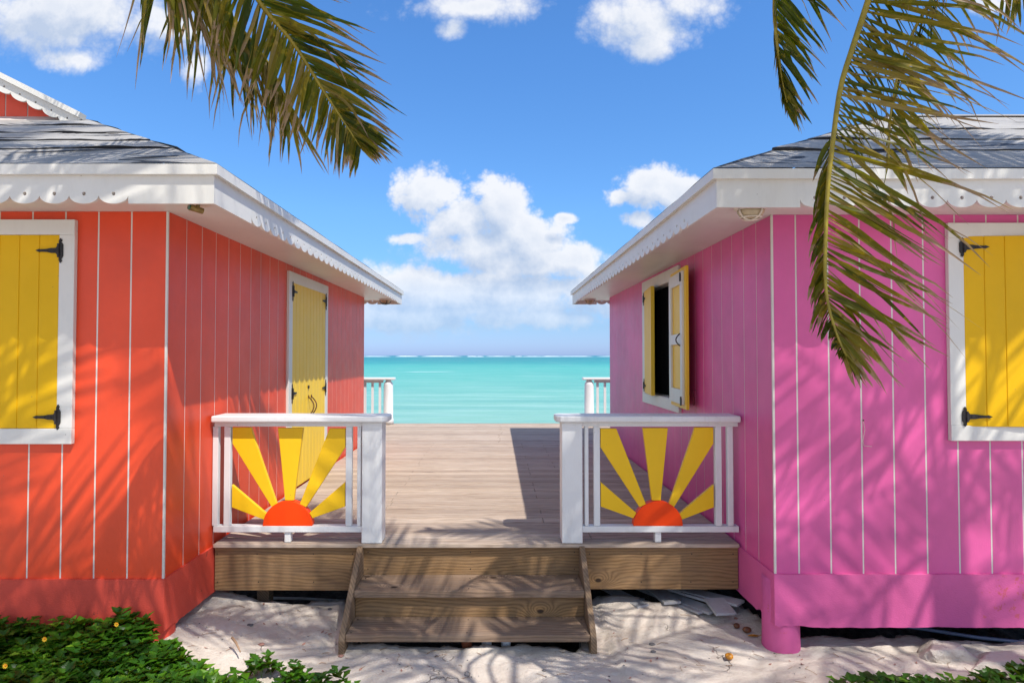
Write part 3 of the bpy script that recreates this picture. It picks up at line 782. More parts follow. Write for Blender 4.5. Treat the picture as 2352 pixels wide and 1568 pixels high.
# ------------------------------------------------------------------ ground, sea
def smooth(a, b, x):
    t = max(0, min(1, (x - a) / (b - a))); return t * t * (3 - 2 * t)
def rim(x):
    r = 4.58
    r += (3.97 - 4.58) * smooth(-1.02, -.92, x) * (1 - smooth(.50, .66, x))
    r += (4.02 - 4.58) * smooth(1.72, 2.0, x)
    r += (3.98 - 4.58) * (1 - smooth(-2.5, -2.15, x))
    q = Vector((x * 3.1, 2.2, 0)); cell = math.floor(x * 6.5 + .5 * noise.noise(q))
    return r + .09 * noise.noise(Vector((x * 2.6, .5, 0))) + .085 * noise.noise(Vector((cell * 1.37, 9, 0))) + .02 * noise.noise(Vector((x * 14, 4, 0)))
def gz(x, y):
    z = .018 + .026 * noise.noise(Vector((x * .9, y * .9, 0))) + .014 * noise.noise(Vector((x * 2.6, y * 3.2, 5)))
    c = noise.noise(Vector((x * 7, y * 7, 2))); z += .008 * c + .004 * noise.noise(Vector((x * 21, y * 21, 2)))
    t_ = (noise.noise(Vector((x * 1.7 + .4 * y, y * 2.3, 8))) + .35 * noise.noise(Vector((x * 6, y * 8, 1)))) * 3.2; fr = t_ - math.floor(t_)
    z += .011 * (math.floor(t_) + smooth(.0, .13, fr))
    z += .11 * (1 - smooth(-2.3, -1.2, x)) * smooth(3.0, 4.0, y) + .045 * smooth(4.05, 4.5, y) * smooth(-2, -1.2, x)
    if -1.1 < x < .75: z -= .022
    return z
def full(x, y):
    d = y - rim(x); z = gz(x, y)
    if d > 0:
        z -= .42 * smooth(0, .10, d)
        if x > 1.4: z += .12 * smooth(.2, 1.2, d)
    elif d > -.05: z += .010 * (1 + d / .05)
    if y > 12.5: z = z - 6 * smooth(12.5, 60, y)
    return z
xs = [-9000, -2000, -400, -90, -30, -12, -7, -5] + [-4.4 + .028 * i for i in range(int(8.8 / .028) + 1)] + [5, 7, 12, 30, 90, 400, 2000, 9000]
ys = [-9000, -1500, -200, -40, -10, -3, 0, 1.2, 2, 2.5] + [2.8 + .026 * i for i in range(int(2.3 / .026) + 1)] + [5.3, 5.8, 6.5, 8, 10, 12.4, 13.5, 15, 20, 30, 60, 200, 9000]
xs = sorted(xs); ys = sorted(ys)
mb = MB(); mb.add([(x, y, full(x, y)) for y in ys for x in xs], [], 0)
nx = len(xs)
for j in range(len(ys) - 1):
    for i in range(nx - 1):
        x = (xs[i] + xs[i + 1]) / 2; y = (ys[j] + ys[j + 1]) / 2
        mb.f.append([j * nx + i, j * nx + i + 1, (j + 1) * nx + i + 1, (j + 1) * nx + i]); mb.m.append(1 if (0.07 < y - rim(x) and y < 12.4) else 0)  # behind the rim: soil with the shade put into its colour
g = mb.build('ground', [M['ground'], M['shaded_soil']], origin=(0, 0, 0), smooth=True); tag(g, kind='structure')
def seamat():
    m, nt, b, out = mat('turquoise_sea'); n = N(nt); p = n.pos(); s = n.sep(p)
    ly = n.math('LOGARITHM', n.math('MAXIMUM', s[1], 5), 10)          # log distance from the shore
    wob = n.math('MULTIPLY', n.math('SUBTRACT', n.noise(n.mapv(p, (.002, .012, 1)), 3, 4), .5), .22)
    f = n.rng(n.math('ADD', ly, wob), 1.3, 3.5)
    c = n.ramp(f, [(0, (.24, .44, .36)), (.12, (.185, .425, .35)), (.28, (.10, .40, .33)), (.42, (.055, .38, .32)), (.50, (.006, .27, .265)), (.62, (.0, .215, .245)), (.85, (.0, .18, .23)), (1, (.005, .17, .25))])
    st = n.noise(n.mapv(p, (.12, .9, 1)), 1.2, 5, .65)
    c = n.mix(n.rng(st, .48, .70, 0, .42), c, (.42, .62, .58))
    st2 = n.noise(n.mapv(p, (.035, .28, 1)), 1.0, 5, .6)
    c = n.mix(n.rng(st2, .50, .32, 0, .5), c, n.mix(.5, c, (.0, .22, .24)))
    ws = n.noise(n.mapv(p, (.04, .16, 1)), 1.0, 6, .68, .4)
    wl = n.noise(n.mapv(p, (.010, .035, 1)), 1.0, 3)
    foam = n.math('MULTIPLY', n.rng(ws, .66, .685), n.rng(wl, .47, .55))
    c = n.mix(n.math('MULTIPLY', foam, .8), c, (.85, .88, .88))
    n.put(b.inputs['Base Color'], c); b.inputs['Roughness'].default_value = .42; b.inputs['Specular IOR Level'].default_value = .12
    w = n.math('ADD', n.noise(n.mapv(p, (.5, 1.6, 1)), 1.3, 6, .65), n.math('MULTIPLY', st, .8))
    n.put(b.inputs['Normal'], n.bump(w, .6, .25))
    return m
SEA = -1.2
mb = MB(); mb.add([(-12000, 14.5, SEA), (12000, 14.5, SEA), (12000, 14000, SEA), (-12000, 14000, SEA)], [(0, 1, 2, 3)])
s_ = mb.build('sea', seamat(), origin=(0, 14.5, SEA)); tag(s_, kind='structure')
# reef surf
m, nt, b, out = mat('surf_foam'); n = N(nt); n.put(b.inputs['Base Color'], n.mix(n.noise(n.pos(), .2, 5), (.72, .78, .80), (.92, .94, .94))); b.inputs['Roughness'].default_value = 1
mb = MB()
r = random.Random(3); x = -420
while x < 420:
    ln = r.uniform(15, 120); h_ = r.uniform(.5, 1.9); yy = 1500 + r.uniform(-60, 120); nseg = 12
    top = []; 
    for i in range(nseg + 1):
        t = i / nseg; e = math.sin(math.pi * t) ** .5 if 0 < t < 1 else 0
        top.append((x + ln * t, yy, SEA + .05 + h_ * e * (.6 + .4 * r.random())))
    vs = []
    for q in top: vs += [(q[0], yy - 8, SEA), (q[0], yy - 2, q[2]), (q[0], yy + 2, q[2]), (q[0], yy + 12, SEA)]
    mb.add(vs, [(4 * i + a, 4 * i + 4 + a, 4 * i + 5 + a, 4 * i + 1 + a) for i in range(nseg) for a in range(3)])
    x += ln * r.uniform(.75, 1.15)
o = mb.build('reef_surf', m, smooth=True); tag(o, 'thin line of white breakers on the reef at the horizon', 'surf', kind='stuff')

# ------------------------------------------------------------------ palms
def leaflet(mb, p, d, wv, L, w, grav, seg, rv, r, curl=0, fold=.35, v0=0.0):
    if r.random() < .07: rv = r.uniform(.93, 1); grav = grav * 2.2 + .8; L *= r.uniform(.8, 1.25); curl *= 2; w *= .7
    """one folded blade; d start direction, wv width direction"""
    d = d.normalized(); p = p.copy(); vs = []; uv = []
    for i in range(seg + 1):
        t = i / seg
        ww = w * (min(1, .35 + t * 3.2) * (1 - t ** 2.4) + .03)
        W = (wv - d * wv.dot(d)).normalized(); nr = d.cross(W)
        vs += [p - W * ww + nr * ww * fold, p, p + W * ww + nr * ww * fold]; uv += [(rv, v0 + t * (1 - v0))] * 3
        p = p + d * (L / seg)
        d = (d + Vector((0, 0, -1)) * grav * (.4 + 1.2 * t) / seg + Vector((r.gauss(0, curl), r.gauss(0, curl), r.gauss(0, curl)))).normalized()
        wv = (wv + Vector((r.gauss(0, .12), r.gauss(0, .12), r.gauss(0, .12)))).normalized()
    fs = []
    for i in range(seg): fs += [(3*i, 3*i+1, 3*i+4, 3*i+3), (3*i+1, 3*i+2, 3*i+5, 3*i+4)]
    mb.add(vs, fs, 0, uv)
def catmull(pts, n):
    pts = [Vector(p) for p in pts]; P_ = [pts[0] * 2 - pts[1]] + pts + [pts[-1] * 2 - pts[-2]]; out = []
    seg = len(pts) - 1
    for k in range(n + 1):
        u = k / n * seg; i = min(int(u), seg - 1); t = u - i; a, b, c, d = P_[i:i + 4]
        out.append(.5 * ((2 * b) + (c - a) * t + (2 * a - 5 * b + 4 * c - d) * t * t + (3 * b - a - 3 * c + d) * t ** 3))
    return out
def frond(name, parent, pts, nleaf, spec, r, rad=(.016, .003), label=None, origin=None):
    """pts: midrib; spec(t, side, r) -> (direction, width dir, length, width, gravity, curl, rv) or None"""
    path = catmull(pts, 40)
    mb = MB()
    for side in (-1, 1):
        for k in range(nleaf):
            t = (k + .5 + r.uniform(-.25, .25)) / nleaf; sp = spec(t, side, r)
            if sp is None: continue
            i = min(int(t * 40), 39); p = path[i].lerp(path[i + 1], t * 40 - i); tan = (path[i + 1] - path[i]).normalized()
            d, wv, L, w, g_, cu, rv = sp
            if callable(d): d = d(tan)
            leaflet(mb, p, d, wv, L, w, g_, 6, rv, r, cu)
    o = mb.build(name, M['frond'], parent, origin=origin or path[0])
    mr = MB(); mr.tube(path, [rad[0] + (rad[1] - rad[0]) * i / 40 for i in range(41)], seg=7, uv=(.8, 0))
    mr.build('midrib', M['midrib'], o, origin=origin or path[0], smooth=True)
    if label: o['label'] = label
    return o
def trunk(parent, pts, r0, r1):
    path = catmull(pts, 44); mb = MB()
    mb.tube(path, [r0 + (r1 - r0) * i / 44 + (.006 if i % 2 else 0) for i in range(45)], seg=16)
    mb.build('trunk', M['trunk'], parent, smooth=True)
# generic canopy fronds (shared meshes)
protos = []
def canopy_proto(seed):
    r = random.Random(seed); L = r.uniform(3.1, 3.6); up = r.uniform(.25, .7); dr = r.uniform(.16, .24)
    pts = [Vector((L * t * (1 - .12 * t), .12 * math.sin(t * 2 + seed) * t, up * L * t * .5 - dr * (L * t) ** 2 * .9)) for t in [i / 6 for i in range(7)]]
    def spec(t, side, r):
        if t < .14: return None
        Ln = .72 * (math.sin(math.pi * min(1, .12 + t * .86)) ** .6) * r.uniform(.8, 1.1)
        return (lambda tan: Vector((0, side, 0)) * .9 + tan * (.55 + .7 * t) + Vector((0, 0, -.05 + r.gauss(0, .12))), Vector((1, 0, r.gauss(0, .35))), Ln, .019, .8, .03, r.random() ** 1.5)
    return pts, spec, r
def crown(parent, c, azs):
    for az, el, pid in azs:
        me, mm = protos[pid]
        o = bpy.data.objects.new('frond', me); C.objects.link(o); o.parent = parent; o.location = Vector(c) - WL[parent.name]
        o.rotation_euler = (0, R(-el), R(az)); WL[o.name] = Vector(c)
        o2 = bpy.data.objects.new('midrib', mm); C.objects.link(o2); o2.parent = o
for sd in range(6):
    pts, spec, r = canopy_proto(sd + 11)
    path = catmull(pts, 40); mb = MB()
    for side in (-1, 1):
        for k in range(62):
            t = (k + .5 + r.uniform(-.25, .25)) / 62; sp = spec(t, side, r)
            if sp is None: continue
            i = min(int(t * 40), 39); p = path[i].lerp(path[i + 1], t * 40 - i); tan = (path[i + 1] - path[i]).normalized()
            leaflet(mb, p, sp[0](tan), sp[1], sp[2], sp[3], sp[4], 5, sp[6], r, sp[5])
    o = mb.build('frond', M['frond'], origin=(0, 0, 0)); me = o.data; bpy.data.objects.remove(o)
    mr = MB(); mr.tube(path, [.022 + (.004 - .022) * i / 40 for i in range(41)], seg=7); o = mr.build('midrib', M['midrib'], origin=(0, 0, 0), smooth=True); mm = o.data; bpy.data.objects.remove(o)
    protos.append((me, mm))
CA = Vector((-1.75, .85, 5.3)); CB = Vector((2.35, .35, 5.5)); CC_ = Vector((5.0, 1.1, 6.0)); CD = Vector((-4.6, 1.9, 6.2))
pa = empty('palm_tree', (-2.6, -1.4, 0), 'coconut palm whose fronds hang over the coral house at upper left', 'palm tree', 'coconut palms in front of the houses')
pb = empty('palm_tree', (3.0, -1.5, 0), 'coconut palm with a long drooping frond in front of the pink wall', 'palm tree', 'coconut palms in front of the houses')
pc = empty('palm_tree', (6.6, -1.0, 0), 'coconut palm shading the pink house from the right', 'palm tree', 'coconut palms in front of the houses')
pd = empty('palm_tree', (-6.4, -1.2, 0), 'coconut palm shading the coral house from the far left', 'palm tree', 'coconut palms in front of the houses')
trunk(pd, [(-6.4, -1.2, -.1), (-6.2, -.8, 2), (-5.5, .5, 4.4), CD], .17, .10)
trunk(pa, [(-2.6, -1.4, -.1), (-2.5, -.9, 1.5), (-2.15, -.1, 3.4), CA], .17, .10)
trunk(pb, [(3.0, -1.5, -.1), (3.05, -1.1, 1.8), (2.8, -.4, 3.8), CB], .17, .10)
trunk(pc, [(6.6, -1.0, -.1), (6.3, -.6, 2), (5.7, .3, 4.2), CC_], .17, .10)
crown(pa, CA, [(64, 20, 5), (112, 44, 4), (80, 20, 3), (16, 8, 2), (336, 58, 3), (112, 58, 4), (352, 8, 5), (205, 18, 1), (240, 30, 3), (275, 12, 4)])
crown(pb, CB, [(168, 58, 5), (32, 20, 4), (128, 44, 2), (64, 44, 4), (72, 20, 3), (312, 58, 3), (344, 32, 3), (230, 15, 1), (262, 30, 5), (295, 12, 3)])
crown(pc, CC_, [(168, 32, 0), (136, 20, 4), (104, 20, 5), (248, 32, 2), (128, 32, 0), (88, 44, 0), (0, 32, 0), (48, 32, 2), (280, 12, 5), (320, 25, 1)])
crown(pd, CD, [(16, 8, 2), (32, 32, 1), (190, 20, 0), (225, 30, 3), (262, 14, 4), (150, 45, 5)])

# hanging fronds that the picture shows
def dvec(dx, dz, dy=0): return Vector((dx, dy, dz))
# 1: big frond at upper left, spread to the right
r = random.Random(21)
pts = [CA, P(330, -520, 1.75), P(500, -170, 2.25), P(593, 0, 2.45), P(672, 97, 2.55), P(740, 204, 2.6), P(790, 280, 2.62), P(828, 338, 2.62)]
def sp1(t, side, r):
    if t < .30: return None
    u = (t - .30) / .70
    if side > 0:
        a = R(10 + 26 * u + r.gauss(0, 3)); Ln = .50 * (1 - u ** 2.6 * .80) * r.uniform(.8, 1.08)
        if u < .15: Ln *= .9
        return (Vector((math.cos(a), r.uniform(-.1, .15), -math.sin(a))), Vector((.25, r.gauss(0, .35), 1)), Ln, .0105, .42, .045, r.random() ** .8)
    a = R(95 - 22 * (1 - u) + r.gauss(0, 4) + 6); Ln = .36 * (1 - u ** 2.2 * .62) * r.uniform(.75, 1.12)
    return (Vector((-math.cos(a) * .2 - .28 + .12 * u, r.uniform(-.1, .15), -math.sin(a))), Vector((1, r.gauss(0, .5), .2)), Ln, .0105, .25, .05, r.random() ** .8)
frond('frond', pa, pts, 94, sp1, r, (.018, .003), 'big green frond spreading to the right')
# 2: frond behind it, leaflets hanging
r = random.Random(22)
pts = [CA, P(200, -470, 1.9), P(370, -170, 2.3), P(470, -40, 2.6), P(550, 60, 2.75), P(620, 150, 2.8), P(665, 250, 2.8)]
def sp2(t, side, r):
    if t < .30: return None
    u = (t - .30) / .70
    Ln = (.66 - .34 * u) * r.uniform(.55, 1.12)
    if side > 0: d = Vector((.30 + r.gauss(0, .08), .35, -1))
    else: d = Vector((-.02 + r.gauss(0, .08), -.15, -1))
    rv = r.random() if side < 0 else .72 + .28 * r.random()  # leaflets of one side take the yellow end of the ramp
    return (d, Vector((1, r.gauss(0, .7), .1)), Ln, .0095, .35, .06, rv)
frond('frond', pa, pts, 90, sp2, r, (.016, .003), 'yellowish frond with leaflets hanging down')
# 3: frond whose midrib is above the picture, ragged leaflets
r = random.Random(23)
pts = [CA, P(60, -560, 1.7), P(180, -220, 2.1), P(330, -110, 2.3), P(430, -60, 2.4), P(520, -30, 2.5)]
def sp3(t, side, r):
    if t < .60 or r.random() < .45: return None
    Ln = .36 * r.uniform(.45, 1.25)
    return (Vector((.22 * (1 if r.random() < .6 else -1) + r.gauss(0, .12), .1 * side, -1)), Vector((1, r.gauss(0, .6), .1)), Ln, .011, .3, .06, r.random())
frond('frond', pa, pts, 60, sp3, r, (.016, .003), 'ragged frond tip at the far left')
# 4: long frond in front of the pink house
r = random.Random(24)
rp = [(1995, 0), (1960, 106), (1930, 205), (1910, 351), (1901, 439), (1896, 557), (1896, 651), (1906, 715), (1925, 775), (1944, 818)]
pts = [CB, P(2160, -560, 1.75), P(2060, -200, 2.15)] + [P(a, b, 2.35 + .05 * math.sin(i * .4)) for i, (a, b) in enumerate(rp)]
def sp4(t, side, r):
    if t < .13: return None
    u = (t - .13) / .87
    if side > 0:
        ang = 17 + 29 * u ** 1.2 + (26 * max(0, (u - .85) / .15)); a = R(ang + r.gauss(0, 6.0))
        Ln = (.66 if u < .6 else .66 - .54 * ((u - .6) / .4)) * r.uniform(.66, 1.1)
        return (Vector((math.cos(a), r.uniform(-.28, .18), -math.sin(a))), Vector((.3, r.gauss(0, .6), 1)), Ln, .0098, .40, .07, r.random() ** .42)
    Ln = (.36 - .16 * u) * r.uniform(.6, 1.1)
    if u < .4:
        a = R(25); return (Vector((.8, .55, -.38 + r.gauss(0, .1))), Vector((.2, .3, 1)), Ln * 1.5, .0115, .7, .05, r.random())
    return (Vector((-.26 + .06 * r.gauss(0, 1), .6, -.75)), Vector((.6, r.gauss(0, .6), .6)), Ln * .62 * (1 if u < .85 else .4), .0115, 1.7, .05, r.random())
frond('frond', pb, pts, 128, sp4, r, (.015, .0035), 'long olive frond drooping in front of the pink wall')
# 5: smaller frond left of it
r = random.Random(25)
pts = [CB, P(1900, -560, 1.9), P(1800, -180, 2.5), P(1779, 0, 2.8), P(1785, 100, 2.85), P(1797, 185, 2.9), P(1808, 236, 2.9)]
def sp5(t, side, r):
    if t < .3: return None
    u = (t - .3) / .7; a = R(38 + 26 * u + r.gauss(0, 4)); Ln = (.46 - .30 * u) * r.uniform(.7, 1.1)
    if side < 0: return (Vector((.2, .5, -1)), Vector((.6, .6, .3)), Ln * .5, .011, .8, .04, r.random())
    return (Vector((math.cos(a), r.uniform(-.2, .3), -math.sin(a))), Vector((.4, r.gauss(0, .4), 1)), Ln, .0115, .45, .04, r.random() * .8)
frond('frond', pb, pts, 60, sp5, r, (.016, .003), 'short green frond tip hanging against the sky')
# 6: more leaves at the top right
r = random.Random(26)
pts = [CB, P(2280, -620, 1.8), P(2240, -260, 2.3), P(2170, -60, 2.6), P(2090, 90, 2.75), P(2050, 230, 2.8), P(2040, 380, 2.8)]
def sp6(t, side, r):
    if t < .2: return None
    u = (t - .2) / .8; a = R(24 + 30 * u + r.gauss(0, 6)); Ln = (.52 - .26 * u) * r.uniform(.6, 1.1)
    if side < 0: return (Vector((.1, .5, -1)), Vector((.6, .6, .3)), Ln * .6, .010, .8, .05, r.random())
    return (Vector((math.cos(a), r.uniform(-.2, .3), -math.sin(a))), Vector((.4, r.gauss(0, .4), 1)), Ln, .0105, .6, .05, .45 + .55 * r.random())
frond('frond', pb, pts, 60, sp6, r, (.014, .003), 'dry brownish frond behind the long drooping one')
r = random.Random(27)
pts = [CC_, P(2700, -560, 2.2), P(2520, -200, 2.5), P(2380, -40, 2.7), P(2300, -10, 2.8)]
def sp7(t, side, r):
    if t < .55 or r.random() < .4: return None
    return (Vector((-.1 + r.gauss(0, .2), 0, -1)), Vector((1, r.gauss(0, .5), .2)), .20 * r.uniform(.5, 1.2), .010, .3, .05, r.random())
frond('frond', pc, pts, 40, sp7, r, (.014, .003))

# ------------------------------------------------------------------ creeper
def creeper(name, label, region, n, seed):
    r = random.Random(seed); mb = MB(); tries = 0; cnt = 0; cnts = []
    def leaf(p, az, el, s, rv):
        d = Vector((math.cos(az) * math.cos(el), math.sin(az) * math.cos(el), math.sin(el))); W = Vector((-math.sin(az), math.cos(az), 0)); nr = W.cross(d) * -1
        if nr.z < 0: nr = -nr
        prof = [(0, .04), (.22, .14), (.45, .22), (.55, .36), (.66, .24), (.85, .13), (1, 0)]
        vs = []; uv = []
        for t, w in prof:
            c = p + d * (s * t) - nr * (s * .25 * t * t)
            vs += [c - W * w * s + nr * w * s * .35, c, c + W * w * s + nr * w * s * .35]; uv += [(rv, t)] * 3
        fs = []
        for i in range(len(prof) - 1): fs += [(3*i, 3*i+1, 3*i+4, 3*i+3), (3*i+1, 3*i+2, 3*i+5, 3*i+4)]
        mb.add(vs, fs, 0, uv)
    for _ in range(n // 2):  # lower leaves all in the darkest green, painting shade into the gaps
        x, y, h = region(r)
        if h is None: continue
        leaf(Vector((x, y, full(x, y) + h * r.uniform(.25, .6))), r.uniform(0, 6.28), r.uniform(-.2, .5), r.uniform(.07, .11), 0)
    while cnt < n and tries < n * 30:
        tries += 1; x, y, h = region(r)
        if h is None: continue
        z = full(x, y) + h * r.uniform(.55, 1.0) + .012
        tone = .5 + .35 * noise.noise(Vector((x * 3, y * 3, 3))) + r.gauss(0, .16)
        k = r.choice((3, 4, 4, 5)); a0 = r.uniform(0, 6.28); s = r.uniform(.044, .082)
        top = r.random() < .35
        for i in range(k): leaf(Vector((x, y, z)), a0 + i * 6.28 / k + r.gauss(0, .2), r.uniform(.1, .75) if not top else r.uniform(.5, 1.1), s * r.uniform(.75, 1.1), max(0, min(1, tone + r.gauss(0, .1))))
        if r.random() < .25: mb.tube([(x, y, z), (x + r.gauss(0, .02), y + r.gauss(0, .02), z - .10)], .0018, seg=4, caps=False, uv=(.9, 0))
        cnt += 1
    o = mb.build(name, M['creeper']); tag(o, label, 'plants', kind='stuff'); return o
def edge_back(x):
    if x < -2.06: return 3.735
    return max(2.0, 3.70 - .52 * (x + 2.06) + .05 * noise.noise(Vector((x * 5, 1, 0)))) if x < -1.72 else 3.53 - .36 * (x + 1.72) + .05 * noise.noise(Vector((x * 5, 1, 0)))
def hleft(x, y):
    e = edge_back(x) - y
    if e < 0 or x > -1.08 + .08 * noise.noise(Vector((y * 4, 0, 0))): return None
    h = (.155 + .05 * noise.noise(Vector((x * 2.2, y * 2.2, 0))) + .045 * noise.noise(Vector((x * 8, y * 8, 0)))) * (1 - .80 * smooth(-2.3, -1.15, x))
    if x > -2.06: h *= .45 + .55 * smooth(0, .18, e)
    return h
def reg_left(r):
    x = r.uniform(-3.5, -1.0); y = r.uniform(2.85, 3.74); return x, y, hleft(x, y)
creeper('creeper_patch', 'dense mound of dark green creeper at the foot of the coral house', reg_left, 2300, 5)
def reg_right(r):
    x = r.uniform(1.75, 3.4); y = r.uniform(2.9, 3.52)
    e = 3.33 + .13 * (x - 1.95) + .05 * noise.noise(Vector((x * 6, 3, 0))) - y
    return x, y, (.10 + .05 * smooth(2.6, 3.1, x)) if e > 0 else None
creeper('creeper_patch', 'low green creeper sprigs in front of the pink house', reg_right, 700, 6)
# runner of the creeper reaching over the stone
def reg_run(r):
    t = r.random() ; x = -1.42 + .55 * t; y = 3.52 - .12 * t + .03 * math.sin(t * 9)
    return x + r.gauss(0, .03), y + r.gauss(0, .03), .05 if r.random() < .7 else .09
creeper('creeper_runner', 'thin creeper runner straying over the pale stone', reg_run, 46, 8)
# flowers
def flower(px, py, Y, label):
    p = P(px, py, Y); r = random.Random(int(px)); mb = MB()
    for k in range(9):
        a = 6.28 * k / 9; d = Vector((math.cos(a), -.5 + .1 * math.sin(a), math.sin(a))).normalized(); w = d.cross(Vector((0, -1, .3))).normalized()
        s = .017
        mb.add([p, p + d * s * .5 + w * s * .22, p + d * s, p + d * s * .5 - w * s * .22], [(0, 1, 2, 3)])
    o = mb.build('flower', M['petal'], origin=p)
    c = MB(); c.blob(p + Vector((0, -.003, .001)), .0065, sub=1); c.build('flower_centre', M['petalcore'], o)
    s_ = MB(); s_.tube([p, p + Vector((.004, .01, -.04)), p + Vector((0, .012, -.08))], .0015, seg=5); s_.build('stem', M['creeper'], o)
    tag(o, label, 'flower', 'yellow flowers in the creeper')
flower(104, 1466, 3.26, 'yellow flower in the middle of the creeper mound')
flower(14, 1527, 3.12, 'yellow flower at the left edge of the creeper mound')
flower(269, 1432, 3.50, 'small yellow flower on the top of the creeper mound')

# ------------------------------------------------------------------ small things
def onground(px, py):
    Y = 3.2
    for _ in range(60):
        p = P(px, py, Y); dz = p.z - full(p.x, p.y)
        Y += dz * .55
    return P(px, py, Y)
def fruit(px, py, rr, m_, label, sc=(1, 1, .85)):
    p = onground(px, py); mb = MB(); mb.blob(p + Vector((0, 0, rr * .7)), rr, 0, sc, .12, px); o = mb.build('fruit', M[m_], smooth=True)
    st_ = MB(); st_.tube([p + Vector((rr * .7, 0, rr)), p + Vector((rr * 1.6, -.005, rr * 1.2))], .0016, seg=5); st_.build('stalk', M['twig'], o)
    tag(o, label, 'fruit', 'fallen fruit on the stone')
fruit(1675, 1513, .026, 'fruit', 'orange fallen fruit alone on the open pale ground', (1, .9, .75))
fruit(1692, 1441, .021, 'fruit_dark', 'round brown fallen fruit beside the scrap boards')
fruit(1716, 1452, .027, 'fruit_dark', 'oval brown fallen fruit nearest the pink pier', (1.1, .8, .8))
p = onground(1731, 1462); mb = MB()
leafp = [(0, 0), (.02, .014), (.05, .016), (.08, 0), (.05, -.016), (.02, -.012)]
mb.prism([p + Vector((a - .04, b, .008 + .12 * abs(b))) for a, b in leafp], (0, 0, .0015)); mb.tube([p + Vector((.038, 0, .009)), p + Vector((.085, .01, .02))], .0015, seg=5)
tag(mb.build('dry_leaf', M['fruit']), 'curled yellow dry leaf lying beside the pink pier', 'leaf')
for px, py, m_, lb in ((1500, 1497, 'pebble', 'flat dark pebble on the pale ground right of the steps'), (1498, 1480, 'pebble', 'small grey pebble above the flat dark one'), (783, 1507, 'redpebble', 'reddish pebble in front of the left stair stringer'), (758, 1399, 'pebble', 'dark pebble on the rock left of the steps'), (574, 1436, 'pebble', 'small dark pebble on the rock below the rim board'), (1003, 1508, 'pebble', 'tiny dark pebble in front of the lower tread'), (601, 1480, 'redpebble', 'pinkish pebble by the creeper runner'), (1690, 1421, 'redpebble', 'red pebble beneath the scrap boards'), (1250, 1540, 'pebble', 'tiny dark pebble near the bottom middle of the ground')):
    p = onground(px, py); mb = MB(); mb.blob(p + Vector((0, 0, .005)), rnd.uniform(.010, .017), 0, (1.25, .9, .5), .3, px); tag(mb.build('pebble', M[m_]), lb, 'pebble', 'pebbles on the pale ground')
# fine litter: bits of shell, leaf and twig that nobody could count
r = random.Random(77); mb = MB()
for _ in range(520):
    x = r.uniform(-2.0, 3.4); y = 3.25 + 1.2 * r.random() ** 1.3
    if rim(x) - y < .03 or (x > 1.7 and y > 3.95): continue
    if r.random() < .5 and noise.noise(Vector((x * 2, y * 3, 9))) < .02: continue
    p = Vector((x, y, full(x, y) + .003)); k = r.random(); a = r.uniform(0, 3.14); dx = Vector((math.cos(a), math.sin(a), 0))
    if k < .35:
        l_ = r.uniform(.012, .045); mb.tube([p - dx * l_, p + Vector((r.gauss(0, .004), r.gauss(0, .004), .004)), p + dx * l_], r.uniform(.0008, .002), 0, seg=4)
    elif k < .7: mb.blob(p, r.uniform(.002, .006), 1, (1.2, .9, .5), .3, x, 1)
    else:
        l_ = r.uniform(.008, .020); w_ = Vector((-dx.y, dx.x, .25)) * l_ * .4; mb.add([p - dx * l_, p + w_, p + dx * l_ + Vector((0, 0, .004)), p - w_], [(0, 1, 2, 3)], 2)
tag(mb.build('ground_litter', [M['twig'], M['pebble'], M['redpebble']]), 'fine twigs and shell bits scattered over the pale ground', 'litter', kind='stuff')
# scrap boards under the deck
def board(x, y, z, ln, w, ang, tilt, label, mt='scrap', th=.018):
    mb = MB(); mb.box(-w / 2, w / 2, 0, ln, 0, th); o = mb.build('scrap_board', M[mt], origin=(0, 0, 0), bevel=.002)
    o.location = (x, y, z); o.rotation_euler = (R(tilt), R(rnd.uniform(-3, 3)), R(ang)); tag(o, label, 'board', 'scrap boards under the deck')
for px, py, Y, ln, w, ang, lb in ((1478, 1392, 4.42, .7, .10, 24, 'dark scrap board at the left end of the pile'), (1545, 1384, 4.45, .6, .13, 8, 'wide short scrap board second from the left'), (1610, 1406, 4.34, .7, .055, 30, 'narrow scrap batten under the middle boards'),
                              (1640, 1404, 4.33, .75, .11, 33, 'long white scrap board pointing at the steps'), (1672, 1388, 4.36, .8, .10, 38, 'grey scrap board resting over the long one'), (1702, 1385, 4.36, .8, .12, 44, 'topmost pale scrap board nearest the pink wall')):
    p = P(px, py, Y); board(p.x, p.y, p.z - .01, ln, w, ang, -3, lb)
p = P(1668, 1408, 4.24); board(p.x, p.y, p.z - .015, .20, .145, 4, 8, 'short loose scrap offcut lying in front of the pile')
# oddments under the lower tread
for px, lb in ((1118, 'small white plastic cup under the steps, the left one'), (1162, 'larger white plastic cup under the steps, the right one')):
    p = P(px, 1478, 4.04); mb = MB(); mb.lathe([(.030, .0), (.036, .045), (.038, .05), (.03, .052)], (p.x, p.y, p.z - .012), seg=20); tag(mb.build('plastic_cup', M['plastic'], smooth=False), lb, 'cup', 'plastic cups under the steps')
p = P(1072, 1476, 4.05); mb = MB(); mb.lathe([(.032, 0), (.040, .05), (.045, .052), (.045, .062), (.038, .062)], (p.x, p.y, p.z - .02), seg=20); tag(mb.build('clay_pot', M['terracotta']), 'small broken terracotta pot under the lower tread', 'pot')
